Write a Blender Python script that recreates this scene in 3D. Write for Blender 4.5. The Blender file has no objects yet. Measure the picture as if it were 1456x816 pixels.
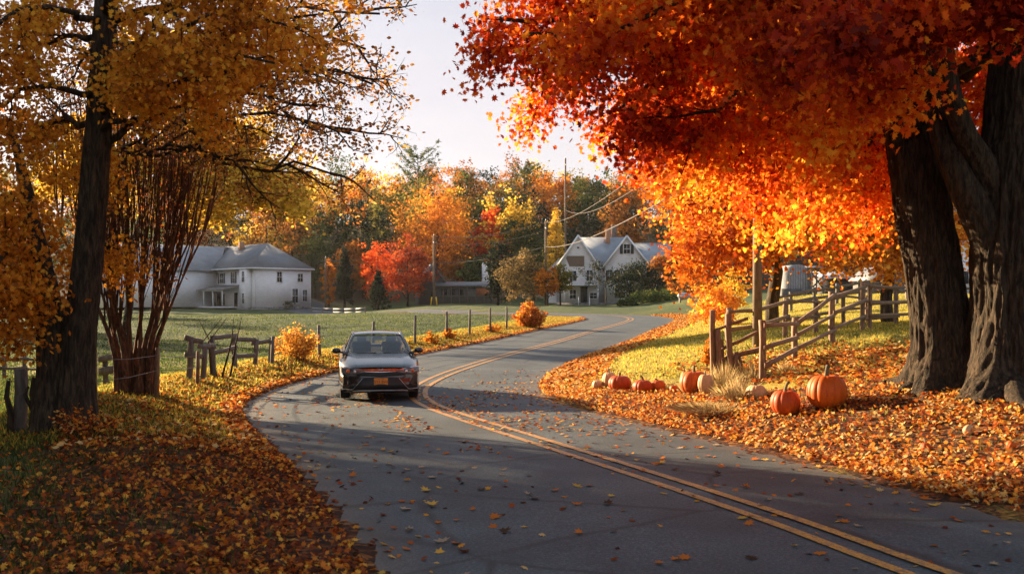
import bpy, bmesh, math, random
import numpy as np
from mathutils import Vector, Matrix
R = math.radians
random.seed(7)
rng = np.random.default_rng(11)
scene = bpy.context.scene
C = scene.collection

# ------------------------------------------------------------------ camera
F = 1415.0; CX = 728.0; HY = 430.0; CH = 2.1        # focal length, centre and horizon in photo pixels, eye height
cam_d = bpy.data.cameras.new("camera"); cam = bpy.data.objects.new("camera", cam_d); C.objects.link(cam)
cam.location = (0, 0, CH); cam.rotation_euler = (R(90), 0, 0)
cam_d.sensor_width = 36.0; cam_d.lens = 36.0 * F / 1456.0
cam_d.shift_y = (HY - 408.0) / 1456.0
cam_d.clip_start = 0.1; cam_d.clip_end = 6000
scene.camera = cam
cam_d.dof.use_dof = True; cam_d.dof.focus_distance = 24; cam_d.dof.aperture_fstop = 3.2

# ------------------------------------------------------------------ light
SUN_EL, SUN_AZ = 14.0, -52.0                          # azimuth from +Y, negative = to the left
sdir = Vector((math.sin(R(SUN_AZ)) * math.cos(R(SUN_EL)), math.cos(R(SUN_AZ)) * math.cos(R(SUN_EL)), math.sin(R(SUN_EL))))
sl = bpy.data.lights.new("sun", 'SUN'); sl.energy = 5.0; sl.angle = R(0.6); sl.color = (1.0, 0.74, 0.46)
so = bpy.data.objects.new("sun", sl); C.objects.link(so)
so.rotation_euler = sdir.to_track_quat('Z', 'Y').to_euler(); so.location = (-40, 40, 40)
world = bpy.data.worlds.new("World"); scene.world = world; world.use_nodes = True
wn = world.node_tree; wn.nodes.clear()
wo = wn.nodes.new('ShaderNodeOutputWorld'); bg = wn.nodes.new('ShaderNodeBackground')
sky = wn.nodes.new('ShaderNodeTexSky'); sky.sky_type = 'NISHITA'; sky.sun_disc = False
sky.sun_elevation = R(SUN_EL); sky.sun_rotation = R(SUN_AZ); sky.air_density = 1.0; sky.dust_density = 1.5; sky.ozone_density = 1.0
hs = wn.nodes.new('ShaderNodeHueSaturation'); hs.inputs['Saturation'].default_value = 0.62
tint = wn.nodes.new('ShaderNodeMix'); tint.data_type = 'RGBA'; tint.blend_type = 'MULTIPLY'; tint.inputs[0].default_value = 1.0
tint.inputs[7].default_value = (1.0, 0.965, 0.99, 1)
# thin veil of high cloud
wtc = wn.nodes.new('ShaderNodeTexCoord'); wmp = wn.nodes.new('ShaderNodeMapping'); wmp.inputs['Scale'].default_value = (1.2, 1.2, 6)
wnz = wn.nodes.new('ShaderNodeTexNoise'); wnz.inputs['Scale'].default_value = 2.0; wnz.inputs['Detail'].default_value = 5
wrp = wn.nodes.new('ShaderNodeValToRGB'); wrp.color_ramp.elements[0].position = .35; wrp.color_ramp.elements[1].position = .75
wrp.color_ramp.elements[0].color = (.93, .93, .95, 1); wrp.color_ramp.elements[1].color = (1.06, 1.04, 1.04, 1)
cl = wn.nodes.new('ShaderNodeMix'); cl.data_type = 'RGBA'; cl.blend_type = 'MULTIPLY'; cl.inputs[0].default_value = 1.0
wn.links.new(wtc.outputs['Generated'], wmp.inputs[0]); wn.links.new(wmp.outputs[0], wnz.inputs['Vector']); wn.links.new(wnz.outputs[0], wrp.inputs[0])
veil = wn.nodes.new('ShaderNodeMix'); veil.data_type = 'RGBA'; veil.inputs[0].default_value = .78; veil.inputs[7].default_value = (2.85, 2.70, 2.80, 1)   # even high overcast veil
vsx = wn.nodes.new('ShaderNodeSeparateXYZ'); vrp = wn.nodes.new('ShaderNodeValToRGB'); vtc = wn.nodes.new('ShaderNodeTexCoord')
vrp.color_ramp.elements[0].position = .22; vrp.color_ramp.elements[0].color = (.93, .87, .87, 1); vrp.color_ramp.elements[1].position = .6; vrp.color_ramp.elements[1].color = (.42, .72, 1.0, 1)
vml = wn.nodes.new('ShaderNodeMix'); vml.data_type = 'RGBA'; vml.blend_type = 'MULTIPLY'; vml.inputs[0].default_value = 1; vml.inputs[7].default_value = (3.0, 3.0, 3.0, 1)
wn.links.new(vtc.outputs['Generated'], vsx.inputs[0]); wn.links.new(vsx.outputs[2], vrp.inputs[0]); wn.links.new(vrp.outputs[0], vml.inputs[6]); wn.links.new(vml.outputs[2], veil.inputs[7])
wn.links.new(sky.outputs[0], veil.inputs[6]); wn.links.new(veil.outputs[2], hs.inputs['Color']); wn.links.new(hs.outputs[0], tint.inputs[6]); wn.links.new(tint.outputs[2], cl.inputs[6])
wn.links.new(wrp.outputs[0], cl.inputs[7]); wn.links.new(cl.outputs[2], bg.inputs[0]); wn.links.new(bg.outputs[0], wo.inputs[0])
bg.inputs[1].default_value = 0.06
vs = scene.view_settings; vs.view_transform = 'Standard'; vs.look = 'None'; vs.exposure = 2.3; vs.gamma = 1.0; vs.use_curve_mapping = False
scene.cycles.max_bounces = 7; scene.cycles.transparent_max_bounces = 12; scene.cycles.transmission_bounces = 6
scene.cycles.diffuse_bounces = 3; scene.cycles.use_denoising = True
scene.cycles.sample_clamp_indirect = 6.0

# ------------------------------------------------------------------ helpers
def hash3(i, j, k, seed=0):
    n = (i.astype(np.int64) * 73856093) ^ (j.astype(np.int64) * 19349663) ^ (k.astype(np.int64) * 83492791) ^ (seed * 2654435761)
    n = (n ^ (n >> 13)) * 1274126177 & 0x7fffffff
    n = n ^ (n >> 11)
    return (n & 0xffff) / 65535.0
def vnoise(x, y, z=None, seed=0):
    x = np.asarray(x, float); y = np.asarray(y, float); z = np.zeros_like(x) if z is None else np.asarray(z, float)
    xi, yi, zi = np.floor(x), np.floor(y), np.floor(z)
    fx, fy, fz = x - xi, y - yi, z - zi
    fx, fy, fz = (f * f * (3 - 2 * f) for f in (fx, fy, fz))
    out = 0
    for a in (0, 1):
        for b in (0, 1):
            for c in (0, 1):
                w = (fx if a else 1 - fx) * (fy if b else 1 - fy) * (fz if c else 1 - fz)
                out = out + w * hash3(xi + a, yi + b, zi + c, seed)
    return out
def fbm(x, y, z=None, o=4, seed=0):
    v = 0; a = .5
    x = np.asarray(x, float); y = np.asarray(y, float)
    z = None if z is None else np.asarray(z, float)
    for k in range(o):
        v = v + a * vnoise(x * 2 ** k, y * 2 ** k, None if z is None else z * 2 ** k, seed + k); a *= .5
    return v
def sstep(t):
    t = np.clip(t, 0, 1); return t * t * (3 - 2 * t)

def tag(o, label=None, cat=None, group=None, kind=None):
    if label: o['label'] = label
    if cat: o['category'] = cat
    if group: o['group'] = group
    if kind: o['kind'] = kind
    return o
def thing(name, label, cat, loc=(0, 0, 0), rz=0, group=None):
    o = bpy.data.objects.new(name, None); C.objects.link(o); o.empty_display_size = .3
    o.location = loc; o.rotation_euler = (0, 0, rz)
    return tag(o, label, cat, group)
def mesh_np(name, verts, faces_flat, nper, mat, parent=None, attrs=None, smooth=False):
    """verts Nx3, faces_flat flat index array, nper verts per face (int or array)"""
    me = bpy.data.meshes.new(name); verts = np.ascontiguousarray(verts, dtype=np.float32)
    me.vertices.add(len(verts)); me.vertices.foreach_set('co', verts.ravel())
    ff = np.ascontiguousarray(faces_flat, dtype=np.int32)
    nf = len(ff) // nper if isinstance(nper, int) else len(nper)
    tot = np.full(nf, nper, np.int32) if isinstance(nper, int) else np.asarray(nper, np.int32)
    st = np.concatenate([[0], np.cumsum(tot)[:-1]]).astype(np.int32)
    me.loops.add(len(ff)); me.loops.foreach_set('vertex_index', ff)
    me.polygons.add(nf); me.polygons.foreach_set('loop_start', st); me.polygons.foreach_set('loop_total', tot)
    if smooth: me.polygons.foreach_set('use_smooth', np.ones(nf, bool))
    for an, (dom, val) in (attrs or {}).items():
        a = me.attributes.new(an, 'FLOAT', dom); a.data.foreach_set('value', np.ascontiguousarray(val, dtype=np.float32))
    me.update(calc_edges=True)
    if mat: me.materials.append(mat)
    o = bpy.data.objects.new(name, me); C.objects.link(o)
    if parent: o.parent = parent
    return o
class MB:
    def __init__(s): s.v = []; s.f = []
    def add(s, vs_, fs_):
        b = len(s.v); s.v += [tuple(map(float, p)) for p in vs_]; s.f += [tuple(b + i for i in f) for f in fs_]; return s
    def box(s, c, d, rz=0, M=None):
        x, y, z = (q / 2 for q in d); P = [(-x, -y, -z), (x, -y, -z), (x, y, -z), (-x, y, -z), (-x, -y, z), (x, -y, z), (x, y, z), (-x, y, z)]
        ca, sa = math.cos(rz), math.sin(rz)
        if M is not None: P = [tuple(M @ Vector(p)) for p in P]
        P = [(c[0] + p[0] * ca - p[1] * sa, c[1] + p[0] * sa + p[1] * ca, c[2] + p[2]) for p in P]
        return s.add(P, [(0, 3, 2, 1), (4, 5, 6, 7), (0, 1, 5, 4), (1, 2, 6, 5), (2, 3, 7, 6), (3, 0, 4, 7)])
    def span(s, a, b):   # box from corner to corner
        return s.box([(a[i] + b[i]) / 2 for i in range(3)], [abs(b[i] - a[i]) for i in range(3)])
    def bar(s, a, b, w, h, jit=0):
        a, b = Vector(a), Vector(b); d = (b - a); L = d.length; d.normalize()
        up = Vector((0, 0, 1)) if abs(d.z) < .9 else Vector((0, 1, 0))
        u = d.cross(up).normalized(); v = u.cross(d).normalized()
        n = 4 if jit else 1; P = []; Fs = []
        for k in range(n + 1):
            t = k / n; c = a.lerp(b, t)
            ja = [Vector((random.uniform(-1, 1), random.uniform(-1, 1), random.uniform(-1, 1))) * jit for _ in range(4)]
            cc = Vector((random.uniform(-1, 1), random.uniform(-1, 1), random.uniform(-1, 1))) * jit * (1.2 if 0 < k < n else 0)
            for q, (su, sv) in enumerate(((-1, -1), (1, -1), (1, 1), (-1, 1))): P.append(c + cc + u * su * w / 2 + v * sv * h / 2 + ja[q])
        for k in range(n):
            for q in range(4): Fs.append((4 * k + q, 4 * k + (q + 1) % 4, 4 * k + 4 + (q + 1) % 4, 4 * k + 4 + q))
        Fs += [(3, 2, 1, 0), tuple(4 * n + q for q in range(4))]
        return s.add(P, Fs)
    def tube(s, pts, rad, n=6, cap=True):
        P = [Vector(p) for p in pts]; m = len(P)
        if not hasattr(rad, '__len__'): rad = [rad] * m
        ref = Vector((.3, .2, 1)) if abs((P[-1] - P[0]).normalized().z) < .8 else Vector((1, .1, 0))
        V = []; Fs = []
        for k in range(m):
            d = (P[min(k + 1, m - 1)] - P[max(k - 1, 0)]).normalized()
            u = d.cross(ref).normalized(); v = u.cross(d)
            for q in range(n):
                a = 2 * math.pi * q / n; V.append(P[k] + (u * math.cos(a) + v * math.sin(a)) * rad[k])
        for k in range(m - 1):
            for q in range(n): Fs.append((k * n + q, k * n + (q + 1) % n, k * n + n + (q + 1) % n, k * n + n + q))
        if cap: Fs += [tuple(range(n - 1, -1, -1)), tuple((m - 1) * n + q for q in range(n))]
        return s.add(V, Fs)
    def lathe(s, prof, c=(0, 0, 0), n=16, axis='z'):
        V = []; Fs = []; m = len(prof)
        for r, z in prof:
            for q in range(n):
                a = 2 * math.pi * q / n; p = (r * math.cos(a), r * math.sin(a), z)
                if axis == 'x': p = (z, p[0], p[1])
                if axis == 'y': p = (p[0], z, p[1])
                V.append((c[0] + p[0], c[1] + p[1], c[2] + p[2]))
        for k in range(m - 1):
            for q in range(n): Fs.append((k * n + q, k * n + (q + 1) % n, k * n + n + (q + 1) % n, k * n + n + q))
        return s.add(V, Fs)
    def build(s, name, mat, parent=None, smooth=False, off=None, bevel=0):
        V = np.array(s.v, float)
        if off is not None: V = V - np.array(off)
        o = mesh_np(name, V, [i for f in s.f for i in f], [len(f) for f in s.f], mat, parent, smooth=smooth)
        if bevel:
            m = o.modifiers.new('b', 'BEVEL'); m.width = bevel; m.segments = 2; m.limit_method = 'ANGLE'
        return o

# ------------------------------------------------------------------ materials
def new_mat(name):
    m = bpy.data.materials.new(name); m.use_nodes = True; nt = m.node_tree
    return m, nt, nt.nodes['Principled BSDF']
def ramp(nt, stops, interp='LINEAR'):
    r = nt.nodes.new('ShaderNodeValToRGB'); e = r.color_ramp; e.interpolation = interp
    while len(e.elements) < len(stops): e.elements.new(0.5)
    for el, (p, c) in zip(e.elements, stops): el.position = p; el.color = (*c, 1)
    return r
def tcoord(nt, scale=(1, 1, 1), kind='Object'):
    tc = nt.nodes.new('ShaderNodeTexCoord'); mp = nt.nodes.new('ShaderNodeMapping'); mp.inputs['Scale'].default_value = scale
    nt.links.new(tc.outputs[kind], mp.inputs[0]); return mp.outputs[0]
def noise(nt, vec, scale, detail=5, rough=.6, dist=0):
    n = nt.nodes.new('ShaderNodeTexNoise'); n.inputs['Scale'].default_value = scale; n.inputs['Detail'].default_value = detail
    n.inputs['Roughness'].default_value = rough; n.inputs['Distortion'].default_value = dist
    if vec: nt.links.new(vec, n.inputs['Vector'])
    return n.outputs[0]
def mixc(nt, fac, a, b, mode='MIX'):
    m = nt.nodes.new('ShaderNodeMix'); m.data_type = 'RGBA'; m.blend_type = mode
    for sock, v in ((m.inputs[0], fac), (m.inputs[6], a), (m.inputs[7], b)):
        if isinstance(v, (int, float)): sock.default_value = v
        elif isinstance(v, tuple): sock.default_value = (*v, 1)
        else: nt.links.new(v, sock)
    return m.outputs[2]
def math_(nt, op, a, b=None, clamp=False):
    m = nt.nodes.new('ShaderNodeMath'); m.operation = op; m.use_clamp = clamp
    for sock, v in ((m.inputs[0], a), (m.inputs[1], b)):
        if v is None: continue
        if isinstance(v, (int, float)): sock.default_value = v
        else: nt.links.new(v, sock)
    return m.outputs[0]
def bump(nt, h, bs, strength=.5, dist=.02):
    b = nt.nodes.new('ShaderNodeBump'); b.inputs['Strength'].default_value = strength; b.inputs['Distance'].default_value = dist
    nt.links.new(h, b.inputs['Height']); nt.links.new(b.outputs[0], bs.inputs['Normal'])
def attr(nt, name):
    a = nt.nodes.new('ShaderNodeAttribute'); a.attribute_name = name; return a.outputs['Fac']

def simple(name, col, rough=.7, metal=0, var=.25, scale=4, bumps=.2, stretch=(1, 1, 1), spec=.4):
    m, nt, b = new_mat(name); v = tcoord(nt, stretch)
    n = noise(nt, v, scale)
    lo = tuple(c * (1 - var) for c in col); hi = tuple(min(1, c * (1 + var)) for c in col)
    r = ramp(nt, [(.3, lo), (.7, hi)]); nt.links.new(n, r.inputs[0]); nt.links.new(r.outputs[0], b.inputs['Base Color'])
    b.inputs['Roughness'].default_value = rough; b.inputs['Metallic'].default_value = metal; b.inputs['Specular IOR Level'].default_value = spec
    if bumps: bump(nt, noise(nt, v, scale * 4), b, bumps, .01)
    return m
def leaf_mat(name, stops, trans=.5, gloss=.05, tcol=1.25):
    m = bpy.data.materials.new(name); m.use_nodes = True; nt = m.node_tree; nt.nodes.clear()
    out = nt.nodes.new('ShaderNodeOutputMaterial')
    a = attr(nt, 'rnd'); r = ramp(nt, stops); nt.links.new(a, r.inputs[0])
    d = nt.nodes.new('ShaderNodeBsdfDiffuse'); t = nt.nodes.new('ShaderNodeBsdfTranslucent'); g = nt.nodes.new('ShaderNodeBsdfGlossy')
    g.inputs['Roughness'].default_value = .6; g.inputs['Color'].default_value = (.5, .42, .3, 1)
    nt.links.new(r.outputs[0], d.inputs[0])
    gm = nt.nodes.new('ShaderNodeMix'); gm.data_type = 'RGBA'; gm.blend_type = 'MULTIPLY'; gm.inputs[0].default_value = 1
    gm.inputs[7].default_value = (tcol, tcol, tcol, 1); nt.links.new(r.outputs[0], gm.inputs[6]); nt.links.new(gm.outputs[2], t.inputs[0])
    m1 = nt.nodes.new('ShaderNodeMixShader'); m1.inputs[0].default_value = trans
    nt.links.new(d.outputs[0], m1.inputs[1]); nt.links.new(t.outputs[0], m1.inputs[2])
    m2 = nt.nodes.new('ShaderNodeMixShader'); m2.inputs[0].default_value = gloss
    nt.links.new(m1.outputs[0], m2.inputs[1]); nt.links.new(g.outputs[0], m2.inputs[2]); nt.links.new(m2.outputs[0], out.inputs[0])
    return m
def bark_mat(name, dark, light, sc=1.0):
    m, nt, b = new_mat(name)
    v = tcoord(nt, (9 * sc, 9 * sc, 1.6 * sc)); n = noise(nt, v, 2.2, 8, .65, .6)
    v2 = tcoord(nt, (1, 1, 1)); n2 = noise(nt, v2, 1.3, 3)
    r = ramp(nt, [(.40, dark), (.52, tuple((a + c) / 2.4 for a, c in zip(dark, light))), (.66, light)]); nt.links.new(n, r.inputs[0])
    c = mixc(nt, math_(nt, 'MULTIPLY', n2, .5), r.outputs[0], (.055, .05, .035))
    nt.links.new(c, b.inputs['Base Color']); b.inputs['Roughness'].default_value = .92; b.inputs['Specular IOR Level'].default_value = .2
    bump(nt, n, b, 1.0, .09); return m
def wood_mat(name, a, c, rough=.85):
    m, nt, b = new_mat(name); v = tcoord(nt, (6, 6, 1.2)); n = noise(nt, v, 3, 7, .7, .8)
    n2 = noise(nt, tcoord(nt), 14, 4)
    r = ramp(nt, [(.3, a), (.7, c)]); nt.links.new(n, r.inputs[0])
    col = mixc(nt, math_(nt, 'MULTIPLY', n2, .35), r.outputs[0], (.04, .03, .02)); nt.links.new(col, b.inputs['Base Color'])
    b.inputs['Roughness'].default_value = rough; bump(nt, n, b, .6, .01); return m
def siding_mat(name, col, pitch=.13, dirt=.3):
    m, nt, b = new_mat(name); tc = nt.nodes.new('ShaderNodeTexCoord'); sp = nt.nodes.new('ShaderNodeSeparateXYZ'); nt.links.new(tc.outputs['Object'], sp.inputs[0])
    f = math_(nt, 'FRACT', math_(nt, 'DIVIDE', sp.outputs[2], pitch))
    n = noise(nt, tcoord(nt, (1, 1, 2.5)), 1.6, 6); n2 = noise(nt, tcoord(nt, (3, 3, .6)), 2.2, 5)
    r = ramp(nt, [(.35, tuple(q * (1 - dirt) for q in col)), (.6, col)]); nt.links.new(n, r.inputs[0])
    r2 = ramp(nt, [(.62, (1, 1, 1)), (.8, (.8, .78, .75))]); nt.links.new(n2, r2.inputs[0])
    gap = ramp(nt, [(0, (.55, .55, .56)), (.09, (1, 1, 1))]); nt.links.new(f, gap.inputs[0])
    c = mixc(nt, 1.0, r.outputs[0], gap.outputs[0], 'MULTIPLY'); c = mixc(nt, 1.0, c, r2.outputs[0], 'MULTIPLY')
    nt.links.new(c, b.inputs['Base Color']); b.inputs['Roughness'].default_value = .6; bump(nt, f, b, .5, .02); return m
def roof_mat(name, col, seam=.5):
    m, nt, b = new_mat(name); v = tcoord(nt); n = noise(nt, v, .7, 6); n2 = noise(nt, v, 12, 3)
    sp = nt.nodes.new('ShaderNodeSeparateXYZ'); nt.links.new(v, sp.inputs[0])
    f = math_(nt, 'FRACT', math_(nt, 'DIVIDE', sp.outputs[2], .22))
    r = ramp(nt, [(.3, tuple(q * .78 for q in col)), (.7, tuple(q * 1.12 for q in col))]); nt.links.new(n, r.inputs[0])
    g = ramp(nt, [(0, (.72, .72, .72)), (.2, (1, 1, 1))]); nt.links.new(f, g.inputs[0])
    c = mixc(nt, .8, r.outputs[0], g.outputs[0], 'MULTIPLY'); c = mixc(nt, .25, c, n2, 'OVERLAY')
    nt.links.new(c, b.inputs['Base Color']); b.inputs['Roughness'].default_value = .55; bump(nt, n2, b, .3, .01); return m

M = {}
M['bark'] = bark_mat('bark_dark_furrowed', (.010, .007, .005), (.115, .075, .045))
M['bark_mid'] = bark_mat('bark_brown', (.025, .02, .015), (.13, .10, .075), .5)
M['fence'] = wood_mat('weathered_fence_wood', (.075, .042, .024), (.32, .20, .115))
M['fence_grey'] = wood_mat('grey_old_wood', (.05, .045, .04), (.2, .18, .155))
M['pole'] = wood_mat('utility_pole_wood', (.10, .065, .04), (.25, .18, .12))
M['white_siding'] = siding_mat('white_clapboard', (.80, .82, .84), .16, .10)
M['old_siding'] = siding_mat('worn_white_clapboard', (.78, .78, .79), .16, .16)
M['trim'] = simple('white_painted_trim', (.72, .73, .74), .55, var=.1)
M['roof'] = roof_mat('grey_shingle_roof', (.12, .13, .145)); M['roof_pale'] = roof_mat('pale_metal_roof', (.28, .31, .345))
M['stone'] = simple('field_stone', (.16, .155, .15), .9, var=.5, scale=2.5, bumps=.6)
M['brick'] = simple('chimney_brick', (.32, .17, .10), .9, var=.35, scale=8)
M['brick_grey'] = simple('grey_chimney', (.14, .11, .10), .9, var=.3, scale=6)
M['pane'] = simple('dark_window_glass', (.02, .024, .028), .12, var=.3, scale=1, bumps=0, spec=.6)
M['shutter'] = simple('dark_shutter', (.05, .055, .06), .7)
M['dark'] = simple('dark_interior', (.015, .015, .016), .9, bumps=0)
M['board'] = wood_mat('bare_brown_boards', (.10, .07, .05), (.26, .19, .14))
M['shed'] = wood_mat('silvered_shed_boards', (.16, .17, .18), (.42, .44, .46))
M['barn'] = wood_mat('dark_barn_boards', (.05, .05, .05), (.13, .13, .13))
M['metal'] = simple('galvanised_metal', (.45, .48, .52), .45, .6, .2)
M['wire'] = simple('wire', (.14, .13, .12), .5, .3, .1, bumps=0)
M['cable'] = simple('cable', (.11, .095, .085), .5, .2, .1, bumps=0)
M['yellow_guard'] = simple('yellow_plastic', (.75, .5, .03), .5, var=.1)
M['gravel'] = simple('gravel', (.28, .27, .26), .95, var=.3, scale=9, bumps=.5)
M['pump'] = None

# ------------------------------------------------------------------ terrain
ZB = np.array([[-200, 0], [0, 0], [30, 0], [38, .08], [45, .22], [55, .45], [68, .75], [82, 1.0], [95, 1.2], [110, 1.4], [130, 1.62], [150, 1.95], [165, 3.2], [185, 7.5], [220, 16], [260, 23], [320, 27], [600, 30], [4000, 32]], float)
_yy = np.arange(-200, 4001, 1.0); _zz = np.interp(_yy, ZB[:, 0], ZB[:, 1]); _k = np.hanning(13); _k /= _k.sum()
_zz = np.convolve(np.pad(_zz, 6, mode='edge'), _k, 'valid')
def zb(y): return np.interp(y, _yy, _zz)
def lat(x, y):
    x = np.asarray(x, float); y = np.asarray(y, float)
    l = -0.85 * sstep((-x - 8) / 14) * sstep((y - 75) / 45) * (1 - sstep((y - 165) / 25))
    r = 1.5 * sstep((x - 12) / 12) * sstep((y - 42) / 28) * (1 - sstep((y - 150) / 40))
    return l + r
def zroad(x, y): return zb(y) + lat(x, y)
def wpt(px, py, d): return Vector(((px - CX) / F * d, d, CH - (py - HY) / F * d))
def flatG(px, py):
    d = 3.0
    while d < 400:
        x = (px - CX) / F * d
        if CH - (py - HY) / F * d < float(zroad(x, d)): return (x, d)
        d += .05
    return (x, d)
_line_px = [(1325, 816), (1110, 738), (900, 669), (750, 622), (655, 592), (608, 574), (594, 560), (606, 545), (650, 526), (720, 504.5), (800, 483.5), (850, 468.5), (885, 459)]
cp = [(10.2, -9.0), (7.3, -3), (4.7, 3.9)] + [flatG(*p) for p in _line_px]
e = cp[-1]
cp += [(e[0] + 1.6, e[1] + 9), (e[0] + .5, e[1] + 17), (e[0] - 5, e[1] + 23), (e[0] - 13, e[1] + 27), (-8, 103), (-17, 114), (-22.5, 125), (-26.5, 136), (-31, 150), (-37, 166), (-60, 185)]
def catmull(P, n=14):
    P = [np.array(p, float) for p in P]; P = [2 * P[0] - P[1]] + P + [2 * P[-1] - P[-2]]; out = []
    for i in range(1, len(P) - 2):
        a, b, c, d = P[i - 1:i + 3]
        for k in range(n):
            t = k / n; out.append(.5 * ((2 * b) + (-a + c) * t + (2 * a - 5 * b + 4 * c - d) * t * t + (-a + 3 * b - 3 * c + d) * t ** 3))
    out.append(P[-2]); return np.array(out)
CL = catmull(cp)
_k = np.hanning(9); _k /= _k.sum()
CL = np.stack([np.convolve(np.pad(CL[:, i], 4, mode='reflect', reflect_type='odd'), _k, 'valid') for i in (0, 1)], 1)
_t = np.gradient(CL, axis=0); _t /= np.linalg.norm(_t, axis=1)[:, None]
CN = np.stack([_t[:, 1], -_t[:, 0]], 1)      # right-hand normal
ML = CL.copy()                               # the painted line; the paving reaches further on its left near us
CL = CL - CN * np.interp(CL[:, 1], [-20, 8, 14, 24, 45, 300], [1.0, .95, .62, .35, .1, 0])[:, None]
HW = 3.5
def sdist(x, y):
    """signed distance to the road's centre line, positive on its right"""
    x = np.atleast_1d(np.asarray(x, float)).ravel(); y = np.atleast_1d(np.asarray(y, float)).ravel(); out = np.empty(len(x))
    A = CL[:-1]; B = CL[1:]; AB = B - A; L2 = (AB ** 2).sum(1)
    for s in range(0, len(x), 4000):
        p = np.stack([x[s:s + 4000], y[s:s + 4000]], 1)[:, None, :] - A[None]
        t = np.clip((p * AB).sum(2) / L2, 0, 1); q = p - t[..., None] * AB
        d = np.sqrt((q ** 2).sum(2)); i = d.argmin(1); ii = np.arange(len(i))
        cr = AB[i, 0] * p[ii, i, 1] - AB[i, 1] * p[ii, i, 0]
        out[s:s + 4000] = np.where(cr < 0, 1, -1) * d[ii, i]
    return out
_AY = [-60, 5, 12, 16, 21, 25, 28, 34, 45, 60, 85, 400]; _AV = [1.0, 1.0, 1.1, 1.38, .72, .9, 1.1, 1.2, .9, .45, .15, 0]
def H(x, y, road_drop=True):
    shp = np.shape(x); x = np.atleast_1d(np.asarray(x, float)).ravel(); y = np.atleast_1d(np.asarray(y, float)).ravel()
    s = sdist(x, y); z = zroad(x, y); a = np.abs(s); o = np.maximum(a - HW - .15, 0)
    right = 1.3 * (1 - np.exp(-o / 5.5)) * np.interp(y, _AY, _AV)
    fy = 1 - sstep((y - 48) / 30)
    left = (.22 * sstep(o / 1.6) - .75 * sstep((o - 1.8) / 5.0)) * fy
    z = z + np.where(s > 0, right, left)
    rough = (fbm(x * .35, y * .35, seed=3) - .47) * .35 * sstep(o / 2.5) * np.clip(y / 60, .35, 1) + (fbm(x * 1.7, y * 1.7, seed=9) - .47) * .1 * sstep(o / .8) * (y < 120)
    z = z + rough
    z = z + 6 * (fbm(x * .02, y * .02, seed=5) - .45) * sstep((y - 165) / 40)
    z = z + np.abs(x) * 0.02 * sstep((np.abs(x) - 150) / 100)
    if road_drop: z = z - (.03 + .0012 * np.clip(y, 0, 150)) * (1 - sstep((a - HW + .35) / .3))
    return z.reshape(shp) if shp else float(z[0])
def G(px, py, dmin=3.0):
    """where the photo's pixel meets the ground"""
    d = dmin * 1.012 ** np.arange(0, 420); x = (px - CX) / F * d; z = CH - (py - HY) / F * d
    h = H(x, d); i = np.argmax(z < h)
    if not (z < h).any(): i = len(d) - 1
    d0, d1 = d[max(i - 1, 0)], d[i]
    for _ in range(14):
        dm = (d0 + d1) / 2
        if CH - (py - HY) / F * dm < H((px - CX) / F * dm, dm): d1 = dm
        else: d0 = dm
    return ((px - CX) / F * d1, d1)
def at(px, d, dz=0):
    x = (px - CX) / F * d; return Vector((x, d, H(x, d) + dz))

# ------------------------------------------------------------------ ground
def axis(fine0, fine1, step, lo, hi, g=1.09):
    mid = np.arange(fine0, fine1 + 1e-6, step); r = [mid[-1]]; s = step
    while r[-1] < hi: s = min(s * g, 22); r.append(r[-1] + s)
    l = [mid[0]]; s = step
    while l[-1] > lo: s = min(s * g, 22); l.append(l[-1] - s)
    return np.concatenate([l[1:][::-1], mid, r[1:]])
gx = axis(-14, 17, .28, -700, 700); gy = axis(3, 46, .28, -120, 700, 1.03)
GX, GY = np.meshgrid(gx, gy); hv = H(GX, GY)
sv = sdist(GX, GY).reshape(GX.shape)
nx, ny = len(gx), len(gy)
idx = np.arange(nx * ny).reshape(ny, nx)
fc = np.stack([idx[:-1, :-1], idx[:-1, 1:], idx[1:, 1:], idx[1:, :-1]], -1).reshape(-1)
a_ = np.abs(sv) - HW
litL = np.where(sv < 0, 1 - sstep((a_ - 1.9) / 1.8), 0); litR = np.where(sv > 0, 1 - sstep((a_ - np.interp(GY, [0, 15, 19, 24, 60, 90], [9, 6.5, 1.6, .5, .2, .2])) / 1.3), 0)
litter = (litL * .9 + litR * .72) * (.5 + fbm(GX * .8, GY * .8, seed=21)) * np.interp(GY, [0, 60, 140], [1, .8, .2])
tr = np.exp(-((GX - 6.9) ** 2 + (GY - 16.5) ** 2) / 30) * .4
litter = np.clip(litter + tr * (sv > HW), 0, 1)
dry = np.clip(np.where(sv > 0, .75 * (1 - sstep((GY - 60) / 25)), 0) + .5 * (sv < -2) * sstep((GY - 17) / 5) * (1 - sstep((GY - 34) / 14)), 0, 1)  # dry grass, with sunlit yellow of lawn and meadow put into its colour
forest = sstep((GY - 152) / 12)
m, nt, b = new_mat('ground_grass_and_litter')
v = tcoord(nt); n1 = noise(nt, v, .22, 5); n2 = noise(nt, v, 3.2, 6, .7); n3 = noise(nt, v, 22, 4, .7)
green = ramp(nt, [(.3, (.030, .050, .020)), (.55, (.055, .080, .030)), (.75, (.095, .11, .045))]); nt.links.new(n2, green.inputs[0])
dry_sunlit = ramp(nt, [(.25, (.22, .19, .03)), (.5, (.44, .34, .055)), (.75, (.6, .44, .09))]); nt.links.new(n2, dry_sunlit.inputs[0])
dfac = math_(nt, 'ADD', attr(nt, 'dry'), math_(nt, 'MULTIPLY', math_(nt, 'SUBTRACT', n1, .5), .9), True)
c = mixc(nt, dfac, green.outputs[0], dry_sunlit.outputs[0])
vo = nt.nodes.new('ShaderNodeTexVoronoi'); vo.inputs['Scale'].default_value = 15; nt.links.new(v, vo.inputs['Vector'])
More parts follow.
